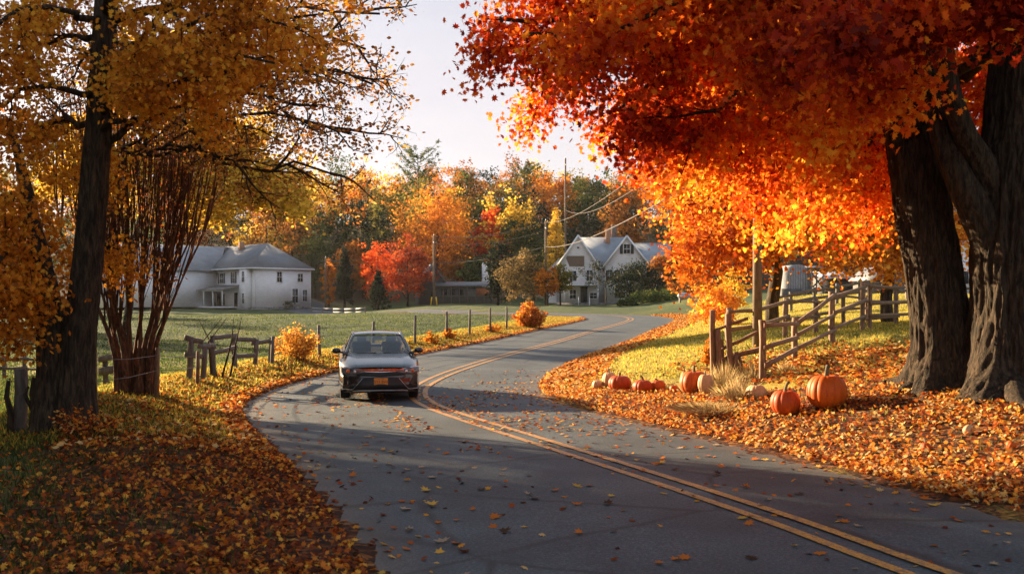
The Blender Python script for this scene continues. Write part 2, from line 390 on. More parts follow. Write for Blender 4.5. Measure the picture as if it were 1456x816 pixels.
sc = nt.nodes.new('ShaderNodeSeparateColor'); nt.links.new(vo.outputs['Color'], sc.inputs[0])
lr = ramp(nt, [(0, (.02, .013, .009)), (.4, (.05, .022, .012)), (.7, (.11, .038, .014)), (.92, (.22, .08, .02)), (1, (.28, .15, .05))]); nt.links.new(sc.outputs[0], lr.inputs[0])
lf = math_(nt, 'MULTIPLY', math_(nt, 'SUBTRACT', math_(nt, 'ADD', attr(nt, 'litter'), math_(nt, 'MULTIPLY', n3, .6)), .62), 3.5, True)
c = mixc(nt, lf, c, lr.outputs[0])
c = mixc(nt, attr(nt, 'forest'), c, (.05, .035, .02))
nt.links.new(c, b.inputs['Base Color']); b.inputs['Roughness'].default_value = .95; b.inputs['Specular IOR Level'].default_value = .15
bump(nt, math_(nt, 'ADD', n2, n3), b, .8, .06)
M['ground'] = m
g = mesh_np('ground', np.stack([GX.ravel(), GY.ravel(), hv.ravel()], 1), fc, 4, M['ground'], None,
            {'litter': ('POINT', litter.ravel()), 'dry': ('POINT', dry.ravel()), 'forest': ('POINT', forest.ravel())}, True)
tag(g, kind='structure')

# ------------------------------------------------------------------ road
def arclen(P): return np.concatenate([[0], np.cumsum(np.linalg.norm(np.diff(P, axis=0), axis=1))])
def resample(P, step):
    s = arclen(P); n = int(s[-1] / step); q = np.linspace(0, s[-1], n); return np.stack([np.interp(q, s, P[:, 0]), np.interp(q, s, P[:, 1])], 1)
def normals(P):
    t = np.gradient(P, axis=0); t /= np.linalg.norm(t, axis=1)[:, None]; return np.stack([t[:, 1], -t[:, 0]], 1)
def strip(P, offs, dz, name, mat, jit=0, a_name='lat'):
    N = normals(P); cols = []; A = []
    s = arclen(P)
    for k, o in enumerate(offs):
        oo = np.full(len(P), float(o))
        if jit and k in (0, len(offs) - 1): oo = oo + (fbm(s * 1.1, s * 0 + o, seed=31) - .47) * jit + (fbm(s * 5, s * 0 + o, seed=33) - .47) * jit * .6
        q = P + N * oo[:, None]; z = zroad(q[:, 0], q[:, 1]) + dz - (abs(o) * .012 if a_name == 'lat' else 0)
        cols.append(np.stack([q[:, 0], q[:, 1], z], 1)); A.append(oo)
    V = np.stack(cols, 1); n, m_ = V.shape[:2]; ix = np.arange(n * m_).reshape(n, m_)
    f = np.stack([ix[:-1, :-1], ix[:-1, 1:], ix[1:, 1:], ix[1:, :-1]], -1).reshape(-1)
    return mesh_np(name, V.reshape(-1, 3), f, 4, mat, None, {a_name: ('POINT', np.stack(A, 1).ravel())}, True)
RP = resample(CL, .3)
m, nt, b = new_mat('asphalt')
v = tcoord(nt); nA = noise(nt, v, .5, 5); nB = noise(nt, v, 34, 4, .85); nC = noise(nt, v, 5, 6, .7)
base = ramp(nt, [(.36, (.015, .026, .032)), (.7, (.044, .062, .072))]); nt.links.new(nA, base.inputs[0])
grit = ramp(nt, [(.36, (.4, .4, .4)), (.5, (1, 1, 1)), (.64, (2.8, 2.7, 2.6))]); nt.links.new(nB, grit.inputs[0])
c = mixc(nt, .75, base.outputs[0], grit.outputs[0], 'MULTIPLY')
la = attr(nt, 'lat')
wt = math_(nt, 'ABSOLUTE', math_(nt, 'SUBTRACT', math_(nt, 'ABSOLUTE', la), 1.6)); wt = math_(nt, 'ABSOLUTE', math_(nt, 'SUBTRACT', wt, .8))
wr = ramp(nt, [(0, (1.22, 1.2, 1.18)), (.45, (.95, .95, .95))]); nt.links.new(wt, wr.inputs[0]); c = mixc(nt, .8, c, wr.outputs[0], 'MULTIPLY')
vo = nt.nodes.new('ShaderNodeTexVoronoi'); vo.feature = 'DISTANCE_TO_EDGE'; vo.inputs['Scale'].default_value = .42
mv = nt.nodes.new('ShaderNodeMix'); mv.data_type = 'VECTOR'; mv.inputs[0].default_value = .13; nt.links.new(v, mv.inputs[4])
nv = nt.nodes.new('ShaderNodeTexNoise'); nv.inputs['Scale'].default_value = 1.7; nv.inputs['Detail'].default_value = 6; nt.links.new(v, nv.inputs['Vector']); nt.links.new(nv.outputs['Color'], mv.inputs[5])
nt.links.new(mv.outputs[1], vo.inputs['Vector'])
cr = ramp(nt, [(0, (.15, .15, .15)), (.010, (.5, .5, .5)), (.018, (1, 1, 1))]); nt.links.new(vo.outputs[0], cr.inputs[0])
msk = ramp(nt, [(.36, (0, 0, 0)), (.46, (1, 1, 1))]); nt.links.new(noise(nt, v, .25, 3), msk.inputs[0])
c = mixc(nt, math_(nt, 'MULTIPLY', msk.outputs[0], .8), c, mixc(nt, 1.0, c, cr.outputs[0], 'MULTIPLY'))
dirt = ramp(nt, [(2.6 / 4, (0, 0, 0)), (3.3 / 4, (1, 1, 1))]); nt.links.new(math_(nt, 'DIVIDE', math_(nt, 'ABSOLUTE', la), 4), dirt.inputs[0])
c = mixc(nt, math_(nt, 'MULTIPLY', dirt.outputs[0], math_(nt, 'MULTIPLY', nC, .9)), c, (.16, .11, .07))
nt.links.new(c, b.inputs['Base Color']); b.inputs['Roughness'].default_value = .72; b.inputs['Specular IOR Level'].default_value = .45
bump(nt, math_(nt, 'ADD', nB, math_(nt, 'MULTIPLY', nC, .5)), b, .55, .012)
M['asphalt'] = m
road = strip(RP, [-HW, -2.4, -1.6, -.8, 0, .8, 1.6, 2.4, HW], .0, 'road', M['asphalt'], .34); tag(road, kind='structure')
m, nt, b = new_mat('yellow_road_paint')
v = tcoord(nt); n = noise(nt, v, 35, 4, .8); n2 = noise(nt, v, 2.2, 5)
w = ramp(nt, [(.41, (.06, .06, .055)), (.5, (.50, .22, .03)), (.8, (.66, .31, .04))]); nt.links.new(n, w.inputs[0])
w2 = ramp(nt, [(.52, (0, 0, 0)), (.62, (1, 1, 1))]); nt.links.new(noise(nt, v, 6, 6, .75), w2.inputs[0]); c = mixc(nt, math_(nt, 'MULTIPLY', n2, .35), w.outputs[0], (.28, .17, .06)); c = mixc(nt, math_(nt, 'MULTIPLY', w2.outputs[0], .75), c, (.06, .06, .06)); nt.links.new(c, b.inputs['Base Color']); b.inputs['Roughness'].default_value = .6
bump(nt, n, b, .4, .008); M['paint'] = m
_s = arclen(CL); PP = resample(ML[:np.argmax(ML[:, 1] > 100)], .4)
for o in (-.165, .165):
    k = strip(PP, [o - .06, o + .06], .004, 'road_marking', M['paint'], 0, 'across'); tag(k, kind='structure')
# gravel drive branching off on the left, in front of the poles
DP = np.array([(-8, 100), (-14, 109), (-19, 120), (-24, 128)], float)

# ------------------------------------------------------------------ leaves
MAPLE = np.array([(0, -.5), (.06, -.3), (.34, -.42), (.25, -.2), (.6, -.08), (.36, .06), (.44, .34), (.15, .22), (0, .62), (-.15, .22), (-.44, .34), (-.36, .06), (-.6, -.08), (-.25, -.2), (-.34, -.42), (-.06, -.3)])
SIMPLE = np.array([(0, -.5), (.32, -.15), (.28, .2), (0, .6), (-.28, .2), (-.32, -.15)])
QUAD = np.array([(0, -.5), (.42, 0), (0, .5), (-.42, 0)])
TRI = np.array([(-.45, -.35), (.45, -.35), (0, .5)])
def leaf_mesh(name, P, size, mat, parent=None, shape=SIMPLE, tilt=None, rnd=None, droop=.25, seed=0, off=None):
    """tilt None = any direction, else spread (radians) about lying flat"""
    r = np.random.default_rng(seed + 101); N = len(P); P = np.asarray(P, float)
    if off is not None: P = P - np.asarray(off)
    yaw = r.uniform(0, 2 * np.pi, N)
    if tilt is None:
        n = r.normal(size=(N, 3)); n[:, 2] = np.abs(n[:, 2]) * .8 + .1
    else: n = np.stack([r.normal(size=N) * tilt, r.normal(size=N) * tilt, np.ones(N)], 1)
    n /= np.linalg.norm(n, axis=1)[:, None]
    a = np.stack([np.cos(yaw), np.sin(yaw), np.zeros(N)], 1); u = np.cross(a, n); u /= np.linalg.norm(u, axis=1)[:, None] + 1e-9; w = np.cross(n, u)
    S = (np.asarray(size) * np.ones(N))
    curl = r.uniform(-.2, 1, N) * droop * 1.6
    k = len(shape); lx = shape[:, 0]; ly = shape[:, 1]
    V = (P[:, None] + S[:, None, None] * (u[:, None] * lx[None, :, None] + w[:, None] * ly[None, :, None] - n[:, None] * ((np.abs(lx)[None] * curl[:, None] + (ly ** 2)[None] * curl[:, None] * .5)[..., None])))
    f = np.arange(N * k)
    if rnd is None: rnd = r.random(N)
    return mesh_np(name, V.reshape(-1, 3), f, k, mat, parent, {'rnd': ('FACE', rnd)})

LM = {}
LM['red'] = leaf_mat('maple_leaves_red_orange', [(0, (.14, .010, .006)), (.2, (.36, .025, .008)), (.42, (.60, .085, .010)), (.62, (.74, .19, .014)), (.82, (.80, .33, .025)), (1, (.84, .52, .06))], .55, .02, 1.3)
LM['gold'] = leaf_mat('leaves_gold_brown', [(0, (.18, .06, .012)), (.3, (.46, .17, .018)), (.6, (.68, .31, .03)), (.85, (.80, .47, .05)), (1, (.60, .46, .07))], .62, .02, 1.3)
LM['litter'] = leaf_mat('fallen_leaves', [(0, (.035, .018, .012)), (.25, (.13, .03, .014)), (.5, (.34, .07, .014)), (.7, (.62, .19, .022)), (.88, (.74, .38, .05)), (1, (.6, .42, .18))], .35, .03, 1.2)
LM['grass'] = leaf_mat('grass_blades', [(0, (.022, .042, .014)), (.35, (.05, .078, .022)), (.65, (.25, .23, .04)), (1, (.62, .46, .075))], .5, .02)
LM['f_orange'] = leaf_mat('foliage_orange', [(0, (.22, .06, .012)), (.4, (.52, .17, .02)), (1, (.76, .36, .04))], .45, .02)
LM['f_yellow'] = leaf_mat('foliage_yellow', [(0, (.24, .14, .02)), (.4, (.56, .34, .035)), (1, (.80, .56, .08))], .45, .02)
LM['f_red'] = leaf_mat('foliage_scarlet', [(0, (.2, .02, .01)), (.4, (.56, .07, .015)), (1, (.76, .17, .02))], .45, .02)
LM['f_rust'] = leaf_mat('foliage_rust', [(0, (.12, .045, .015)), (.5, (.32, .12, .025)), (1, (.50, .22, .04))], .42, .02)
LM['f_olive'] = leaf_mat('foliage_olive', [(0, (.05, .055, .015)), (.5, (.14, .13, .03)), (1, (.30, .23, .045))], .42, .02)
LM['f_green'] = leaf_mat('foliage_green', [(0, (.025, .045, .015)), (.5, (.06, .085, .028)), (1, (.14, .15, .04))], .4, .02)
LM['f_dark'] = leaf_mat('foliage_evergreen', [(0, (.010, .018, .012)), (.5, (.022, .035, .022)), (1, (.045, .06, .035))], .15, .03)

# ------------------------------------------------------------------ wood
def wob(P, r, amp, seed=0):
    P = [Vector(p) for p in P]; return P
def smooth_path(pts, n=6):
    P = [np.array(p, float) for p in pts]; P = [2 * P[0] - P[1]] + P + [2 * P[-1] - P[-2]]; out = []
    for i in range(1, len(P) - 2):
        a, b, c, d = P[i - 1:i + 3]
        for k in range(n):
            t = k / n; out.append(.5 * ((2 * b) + (-a + c) * t + (2 * a - 5 * b + 4 * c - d) * t * t + (-a + 3 * b - 3 * c + d) * t ** 3))
    out.append(P[-2]); return np.array(out)
def big_trunk(name, pts, radii, mat, parent, nr=160, step=.05, ridge=.10, flare=.5, seed=0, off=None, lobes=5, cap=True):
    """thick trunk with furrowed bark and root flare as real relief"""
    P = smooth_path(pts, 10); L = arclen(P); rr = np.interp(L, arclen(np.array(pts, float)) * L[-1] / arclen(np.array(pts, float))[-1], radii)
    n = max(8, int(L[-1] / step)); q = np.linspace(0, L[-1], n); P = np.stack([np.interp(q, L, P[:, i]) for i in range(3)], 1); rr = np.interp(q, L, rr)
    T = np.gradient(P, axis=0); T /= np.linalg.norm(T, axis=1)[:, None]
    ref = np.array([0, 1.0, 0]); U = np.cross(T, ref); U /= np.linalg.norm(U, axis=1)[:, None]; W = np.cross(U, T)
    th = np.linspace(0, 2 * np.pi, nr, endpoint=False); TH, Q = np.meshgrid(th, q)
    tw = TH + .15 * Q
    cx_, sy_ = np.cos(tw), np.sin(tw); k = rr[:, None] * 13
    n1 = fbm(cx_ * k + seed, sy_ * k, Q * 1.5, 3, seed); rd = 1 - np.abs(n1 * 2 - .95) * 2.6
    n2 = fbm(cx_ * 1.4, sy_ * 1.4, Q * .7, 2, seed + 5) - .4
    n3 = fbm(cx_ * k * 2.4, sy_ * k * 2.4, Q * 9, 2, seed + 8) - .4
    fl = flare * np.exp(-Q / .38) * (.55 + .45 * np.cos(TH * lobes + seed + n2 * 3)) + .12 * np.exp(-Q / 1.2)
    rad = rr[:, None] * (1 + fl + n2 * .22) + ridge * np.minimum(rr[:, None], .5) * (np.clip(rd, -1, 1) * .75 + n3 * .35)
    V = P[:, None] + rad[..., None] * (np.cos(TH)[..., None] * U[:, None] + np.sin(TH)[..., None] * W[:, None])
    ix = np.arange(n * nr).reshape(n, nr); jx = np.roll(ix, -1, 1)
    f = np.stack([ix[:-1], jx[:-1], jx[1:], ix[1:]], -1).reshape(-1)
    V = V.reshape(-1, 3)
    if off is not None: V = V - np.array(off)
    return mesh_np(name, V, f, 4, mat, parent, smooth=True)
def limb(mb, a, b_, r0, r1, sag=.0, n=7, seed=0, sides=7, wobble=.06):
    r = random.Random(seed); a = Vector(a); b_ = Vector(b_); L = (b_ - a).length; P = []
    for k in range(n + 1):
        t = k / n; p = a.lerp(b_, t); p.z += sag * math.sin(math.pi * t) * L
        if 0 < k < n: p += Vector((r.uniform(-1, 1), r.uniform(-1, 1), r.uniform(-1, 1))) * wobble * L
        P.append(p)
    mb.tube(P, [r0 + (r1 - r0) * (k / n) ** .8 for k in range(n + 1)], sides); return P
def ramify(mb, path, r, L, level, maxl, pts, rnd_, kids=(5, 5, 4), spread=.9, up=.1, drop=0.0, tmin=.25, thin=.5):
    """side branches off a path; collects leaf positions along the last two orders"""
    n = len(path)
    for c in range(kids[min(level, len(kids) - 1)]):
        t = tmin + (1 - tmin) * (c + rnd_.random()) / kids[min(level, len(kids) - 1)]
        f = t * (n - 1); i = min(int(f), n - 2); p = Vector(path[i]).lerp(Vector(path[i + 1]), f - i); d = (Vector(path[i + 1]) - Vector(path[i])).normalized()
        side = Vector((rnd_.gauss(0, 1), rnd_.gauss(0, 1), rnd_.gauss(0, .6))); side -= side.dot(d) * d; side.normalize()
        dr = (d * (1 - spread * .55) + side * spread + Vector((0, 0, up - drop))).normalized()
        l = L * rnd_.uniform(.6, 1.15); m_ = 4; Q = [p]
        for k in range(m_):
            dr = (dr + Vector((rnd_.gauss(0, .16), rnd_.gauss(0, .16), rnd_.gauss(0, .16) - drop * .35))).normalized(); Q.append(Q[-1] + dr * l / m_)
        mb.tube(Q, [r * (1 - .75 * k / m_) for k in range(m_ + 1)], 5 if r > .02 else 3, cap=False)
        if level >= maxl - 1:
            for k in range(1, m_ + 1): pts.append((Q[k].x, Q[k].y, Q[k].z))
        if level < maxl: ramify(mb, Q, r * thin, L * .52, level + 1, maxl, pts, rnd_, kids, spread, up, drop, .15, thin)
def around(pts, n_per, sig, r, flat=.7):
    P = np.repeat(np.array(pts), n_per, 0); return P + r.normal(size=P.shape) * np.array([sig, sig, sig * flat])

# ================================================================== RIGHT MAPLES
def R_(px, py, d): return wpt(px, py, d)
def roots(t, b0, r0, seed, n=8):
    r = random.Random(seed)
    for k in range(n):
        a = 2 * math.pi * (k + r.uniform(-.25, .25)) / n; L = r.uniform(.8, 1.7) * r0 / .5; P = []; bend = r.uniform(-.5, .5)
        for m_ in range(7):
            f = m_ / 6; q = r0 * .55 + L * f; aa = a + bend * f; x, y = b0.x + math.cos(aa) * q, b0.y + math.sin(aa) * q
            P.append(Vector((x, y, H(x, y) + .30 * r0 * (1 - f) ** 2 - .03 - .07 * f)) - b0)
        mb = MB(); mb.tube(P, [r0 * (.34 * (1 - m_ / 6) + .06) for m_ in range(7)], 12); mb.build('root', M['bark'], t, True)
def build_maple_pair():
    D = 16.0
    b1 = at(1346, D); b1.z -= .15
    t1 = thing('maple_tree', 'broad red orange maple, left of the two big trunks, its crown reaching over the road', 'tree', b1)
    base = at(1338, D)
    pts = [tuple(b1), tuple(R_(1341, 490, D)), tuple(R_(1325, 370, D)), tuple(R_(1302, 240, D)), tuple(R_(1280, 110, D + .2)), tuple(R_(1262, -20, D + .3)), tuple(R_(1250, -160, D + .3)), tuple(R_(1252, -320, D + .5))]
    big_trunk('trunk', pts, [.50, .42, .39, .37, .35, .30, .24, .12], M['bark'], t1, seed=3, off=b1, flare=.75, nr=200, ridge=.17)
    rn = random.Random(5); mb = MB(); P1 = []; P2 = []
    top = lambda k: Vector(R_(1275 - k * 6, 110 - k * 130, D + .2))
    A = [((0.2, 13.0, 5.6), 0), ((-.5, 15.0, 6.4), 0), ((1.3, 11.6, 5.3), 0), ((1.6, 15.0, 5.0), 0), ((2.7, 13.2, 4.6), 0), ((3.0, 10.6, 4.7), 0), ((4.1, 12.4, 4.4), 0), ((.4, 17.5, 6.2), 1), ((2.2, 18.5, 5.2), 1),
         ((3.4, 16.6, 4.5), 0), ((4.6, 19.5, 4.4), 1), ((5.3, 17.5, 4.1), 1), ((-.2, 14.5, 8.2), 1), ((1.5, 12.5, 8.0), 1), ((3.5, 10.5, 7.5), 1), ((1.5, 16.5, 9.2), 1), ((4.5, 13, 9.8), 2), ((4, 17, 11), 2), ((6.5, 20.5, 4.3), 1), ((2.9, 9.2, 5.4), 0), ((4.4, 14.8, 4.7), 0), ((0.6,12.2,7.0),1), ((2.4, 14.4, 6.3), 1), ((4.2, 14.2, 6.6), 1)]
    for i, (e_, k) in enumerate(A):
        s = top(k) + Vector((0, 0, rn.uniform(-.5, .5)))
        path = limb(mb, s, e_, .13 if k < 2 else .11, .025, sag=.10, seed=i + 40, sides=8, wobble=.035)
        ramify(mb, path, .028, 1.25 if e_[1] > 11.9 else .75, 0, 1, P1, rn, (7, 5), .8, .05, .10, .35)
    mb.build('branch', M['bark'], t1, True, off=b1); roots(t1, b1, .46, 3)
    r = np.random.default_rng(4)
    L = around(P1, 31, .21, r, .75); hi = L[L[:, 2] > 6.6]; L = np.concatenate([L, hi + r.normal(size=hi.shape) * .25])
    # crown shade put into leaf colour: deep red above, orange yellow below and behind
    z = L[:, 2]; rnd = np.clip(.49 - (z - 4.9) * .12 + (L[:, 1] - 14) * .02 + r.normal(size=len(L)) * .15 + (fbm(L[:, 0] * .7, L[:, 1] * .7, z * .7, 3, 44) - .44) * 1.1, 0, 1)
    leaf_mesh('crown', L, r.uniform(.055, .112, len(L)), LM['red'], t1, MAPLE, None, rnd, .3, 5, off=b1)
    # second trunk
    b2 = at(1448, 15.2); b2.z -= .15; D2 = 15.2
    t2 = thing('maple_tree', 'thickest maple at the right edge of the bank, forked trunk with deeply furrowed bark', 'tree', b2)
    pts = [tuple(b2), tuple(R_(1445, 500, D2)), tuple(R_(1440, 400, D2)), tuple(R_(1437, 290, D2)), tuple(R_(1440, 180, D2)), tuple(R_(1444, 60, D2)), tuple(R_(1446, -80, D2)), tuple(R_(1450, -260, D2)), tuple(R_(1456, -420, D2))]
    big_trunk('trunk', pts, [.70, .58, .53, .49, .38, .33, .28, .2, .1], M['bark'], t2, seed=9, off=b2, flare=.8, nr=220, ridge=.17)
    big_trunk('limb', [tuple(R_(1428, 370, D2)), tuple(R_(1398, 318, D2 - .1)), tuple(R_(1366, 255, D2 - .15)), tuple(R_(1340, 190, D2)), tuple(R_(1322, 110, D2 + .3)), tuple(R_(1318, 0, D2 + .6)), tuple(R_(1325, -120, D2 + .8))], [.30, .25, .20, .17, .14, .11, .06], M['bark'], t2, seed=12, off=b2, flare=0, nr=70, ridge=.14)
    big_trunk('limb', [tuple(R_(1422, 300, D2)), tuple(R_(1398, 240, D2 - .2)), tuple(R_(1372, 190, D2 - .3)), tuple(R_(1350, 120, D2 - .4)), tuple(R_(1345, 30, D2 - .4))], [.22, .19, .15, .12, .08], M['bark'], t2, seed=13, off=b2, flare=0, nr=60, ridge=.14)
    mb = MB(); P2 = []
    B = [((3.3, 9.0, 4.45), .6), ((3.0, 9.4, 4.9), .6), ((5.2, 9.6, 5.1), .6), ((7.6, 12.5, 7.0), 1), ((8.6, 14.0, 6.8), 1), ((6.2, 18.5, 4.6), 1), ((7.4, 20.0, 4.5), 1), ((8.8, 19, 4.8), 1), ((8.4, 22, 4.8), 1), ((10.5, 18, 5.5), 1), ((6.6, 14, 7.5), 1.5), ((9, 15, 8), 1.5), ((11, 15, 7), 1.5), ((8, 18, 9), 2), ((6, 19.5, 7), 1.5), ((10, 21, 6.2), 1.5), ((7.5, 24, 5.2), 1.3), ((5.3, 22.5, 4.6), 1.2)]
    for i, (e_, k) in enumerate(B):
        s = Vector(R_(1434, 60 - (k - 1) * 180, D2)) if k >= 1 else Vector(R_(1350, 60, D2 - .3))
        path = limb(mb, s, e_, .12, .022, sag=.08, seed=i + 80, sides=8, wobble=.035)
        ramify(mb, path, .026, 1.15 if e_[1] > 11.9 else .55, 0, 1, P2, rn, (7, 5), .8, .05, .12, .42)
    mb.build('branch', M['bark'], t2, True, off=b2); roots(t2, b2, .62, 4)
    L = around(P2, 34, .20, r, .75)
    z = L[:, 2]; rnd = np.clip(.50 - (z - 4.6) * .08 + (L[:, 1] - 15) * .02 + r.normal(size=len(L)) * .15 + (fbm(L[:, 0] * .7, L[:, 1] * .7, z * .7, 3, 45) - .44) * 1.1, 0, 1)  # same painted crown shade, redder upward and toward the front
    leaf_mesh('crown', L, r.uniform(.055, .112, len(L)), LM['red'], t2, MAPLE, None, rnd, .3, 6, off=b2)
build_maple_pair()

# ================================================================== LEFT TREES
def build_left():
    D = 15.0; b1 = at(97, D); b1.z -= .12
    t = thing('maple_tree', 'twin stemmed golden brown maple at the left roadside, dark trunk beside a wooden post', 'tree', b1)
    big_trunk('trunk', [tuple(b1 + Vector((.08, 0, 0))), tuple(R_(108, 520, D)), tuple(R_(117, 440, D)), tuple(R_(127, 350, D)), tuple(R_(136, 240, D)), tuple(R_(143, 130, D)), tuple(R_(150, 20, D)), tuple(R_(156, -120, D)), tuple(R_(160, -300, D))], [.28, .23, .205, .19, .18, .17, .15, .12, .06], M['bark'], t, seed=21, off=b1, nr=90, ridge=.22, flare=.5)
    big_trunk('trunk', [tuple(b1 + Vector((-.20, -.03, 0))), tuple(R_(76, 520, D)), tuple(R_(68, 430, D)), tuple(R_(52, 340, D)), tuple(R_(30, 240, D + .3)), tuple(R_(12, 170, D + .5))], [.26, .20, .165, .12, .07, .03], M['bark'], t, seed=22, off=b1, nr=90, ridge=.22, flare=.45)
    mb = MB(); P = []; rn = random.Random(9)
    S1 = lambda py: Vector(R_(118 + (440 - py) * .082, py, D)); S2 = lambda py: Vector(R_(68 - (430 - py) * .19, py, D)) if py > 230 else S1(py)
    tg = [(250, 110, 14), (330, 60, 13.5), (420, 40, 13), (460, 20, 14), (390, 90, 12.5), (300, 20, 12), (500, -40, 14), (400, -60, 13), (250, -60, 12), (180, 60, 12.5), (150, 230, 13), (165, 390, 15.2), (330, 130, 15)]
    for i, (px, py, d) in enumerate(tg):
        d = d if px > 235 else 15.8 + (i % 4) * .7
        s = S1(min(py + 90 - abs(px - 150) * .05, 330)); path = limb(mb, s, R_(px, py, d), .07, .015, .06, seed=i + 130, wobble=.05)
        ramify(mb, path, .016, .72, 0, 1, P, rn, (6, 4), .85, .0, .12, .3)
    tg = [(10, 80, 13), (-60, 160, 13), (20, 200, 12.5), (-30, 300, 13), (30, 320, 13.5), (10, 420, 14), (-20, 470, 13.5), (-100, 60, 12), (30, 10, 12), (-80, 400, 12.5), (40, -80, 13), (-120, -40, 14), (60, 400, 13.6)]
    for i, (px, py, d) in enumerate(tg):
        d = d if px < -20 or py > 400 else 15.8 + (i % 4) * .8
        s = S2(max(min(py - 30, 360), -50)); path = limb(mb, s, R_(px, py, d), .06, .015, .05, seed=i + 160, wobble=.05)
        ramify(mb, path, .016, .75, 0, 1, P, rn, (6, 4), .85, .0, .16, .3)
    mb.build('branch', M['bark'], t, True, off=b1)
    r = np.random.default_rng(14); L = around(P, 10, .16, r, .8)
    rnd = np.clip(.5 + r.normal(size=len(L)) * .2 + (fbm(L[:, 0] * .8, L[:, 1] * .8, L[:, 2] * .8, 2, 3) - .4) * .9 + (2.5 - np.abs(L[:, 0] + 8)) * 0, 0, 1)
    leaf_mesh('crown', L, r.uniform(.05, .09, len(L)), LM['gold'], t, MAPLE, None, rnd, .3, 15, off=b1)
build_left()

def build_shrub_tree():
    D = 20.0; b0 = at(193, D); b0.z -= .1
    t = thing('multi_stem_tree', 'vase shaped nearly bare tree bristling with upright reddish stems right of the twin stemmed maple', 'tree', b0)
    rn = random.Random(3); mb = MB(); P = []
    for i in range(13):                                    # the bundle of fused stems
        a = (i - 6) / 6 + rn.uniform(-.1, .1); x0 = 193 + a * 24; s = at(x0, D + rn.uniform(-.2, .2)) - Vector((0, 0, .1))
        e1 = R_(192 + a * 28, 500, D + rn.uniform(-.3, .3)); e2 = R_(193 + a * 60 + rn.uniform(-8, 8), 420, D + rn.uniform(-.6, .6)); e3 = R_(200 + a * 98 + rn.uniform(-12, 12), 330 - 30 * (1 - abs(a)), D + rn.uniform(-1, 1))
        path = smooth_path([tuple(s), tuple(e1), tuple(e2), tuple(e3)], 4); mb.tube(path, [.07 * max(0, 1 - k / 9) + .017 for k in range(len(path))], 8)
        for j in range(13):                                # long upright twigs
            k = rn.randrange(5, len(path)); p = Vector(path[k]); L = rn.uniform(2.0, 4.6) * (1.25 if abs(a) < .5 else 1); q = [p]; dx = a * .16 + rn.gauss(0, .07) + .05; dy = rn.gauss(0, .2)
            for m_ in range(6): q.append(q[-1] + Vector((dx * L / 6 * (1 - m_ * .1), dy * L / 6, L / 6)) + Vector((rn.gauss(0, .035), rn.gauss(0, .02), 0)))
            mb.tube(q, list(np.linspace(.018, .006, 7)), 4, cap=False)
            for z in range(3):
                k2 = rn.randrange(1, 6); w = [q[k2]]; ddx = dx * .9 + rn.gauss(0, .18)
                for m_ in range(3): w.append(w[-1] + Vector((ddx * .3, rn.gauss(0, .06), .33)))
                mb.tube(w, [.009, .008, .006, .004], 3, cap=False)
                P += [tuple(x) for x in w[1:]]
            P += [tuple(x) for x in q[3:]]
    mb.build('trunk', bark_mat('reddish_young_bark', (.09, .035, .02), (.38, .17, .08), 1.0), t, True, off=b0)
    r = np.random.default_rng(5); idx_ = r.random(len(P)) < .4
    L = around(np.array(P)[idx_], 3, .09, r, 1.2)
    leaf_mesh('crown', L, r.uniform(.045, .085, len(L)), leaf_mat('leaves_rust_red', [(0, (.16, .03, .015)), (.5, (.42, .10, .02)), (1, (.58, .24, .04))], .4), t, SIMPLE, None, None, .3, 25, off=b0)
build_shrub_tree()

def airy_tree(name_label, base, limbs, r0, leafmat, n_per, sig, size, seed, top, L0=1.5, kids=(7, 5, 3), lv=2, drop=0, sp=.75, shape=SIMPLE, keep=1.0, thin=.5, group=None):
    rn = random.Random(seed); b0 = Vector(base); t = thing('tree', name_label, 'tree', b0, 0, group); mb = MB(); P = []
    tp = Vector(top); path = limb(mb, b0 - Vector((0, 0, .2)), tp, r0, r0 * .45, 0, 8, seed, 12, .015)
    for i, (e_, f) in enumerate(limbs):
        k = f * (len(path) - 1); s = path[int(k)].lerp(path[min(int(k) + 1, len(path) - 1)], k % 1)
        lp = limb(mb, s, e_, r0 * .34, .02, .05, seed=seed + i + 1, wobble=.04)
        ramify(mb, lp, .03, L0, 0, lv, P, rn, kids, sp, .08, drop, .2, thin)
    mb.build('trunk', M['bark_mid'], t, True, off=b0)
    r = np.random.default_rng(seed); P = np.array(P); P = P[r.random(len(P)) < keep]; L = around(P, n_per, sig, r, .8)
    leaf_mesh('crown', L, r.uniform(size * .7, size * 1.3, len(L)), leafmat, t, shape, None, None, .25, seed, off=b0); return t
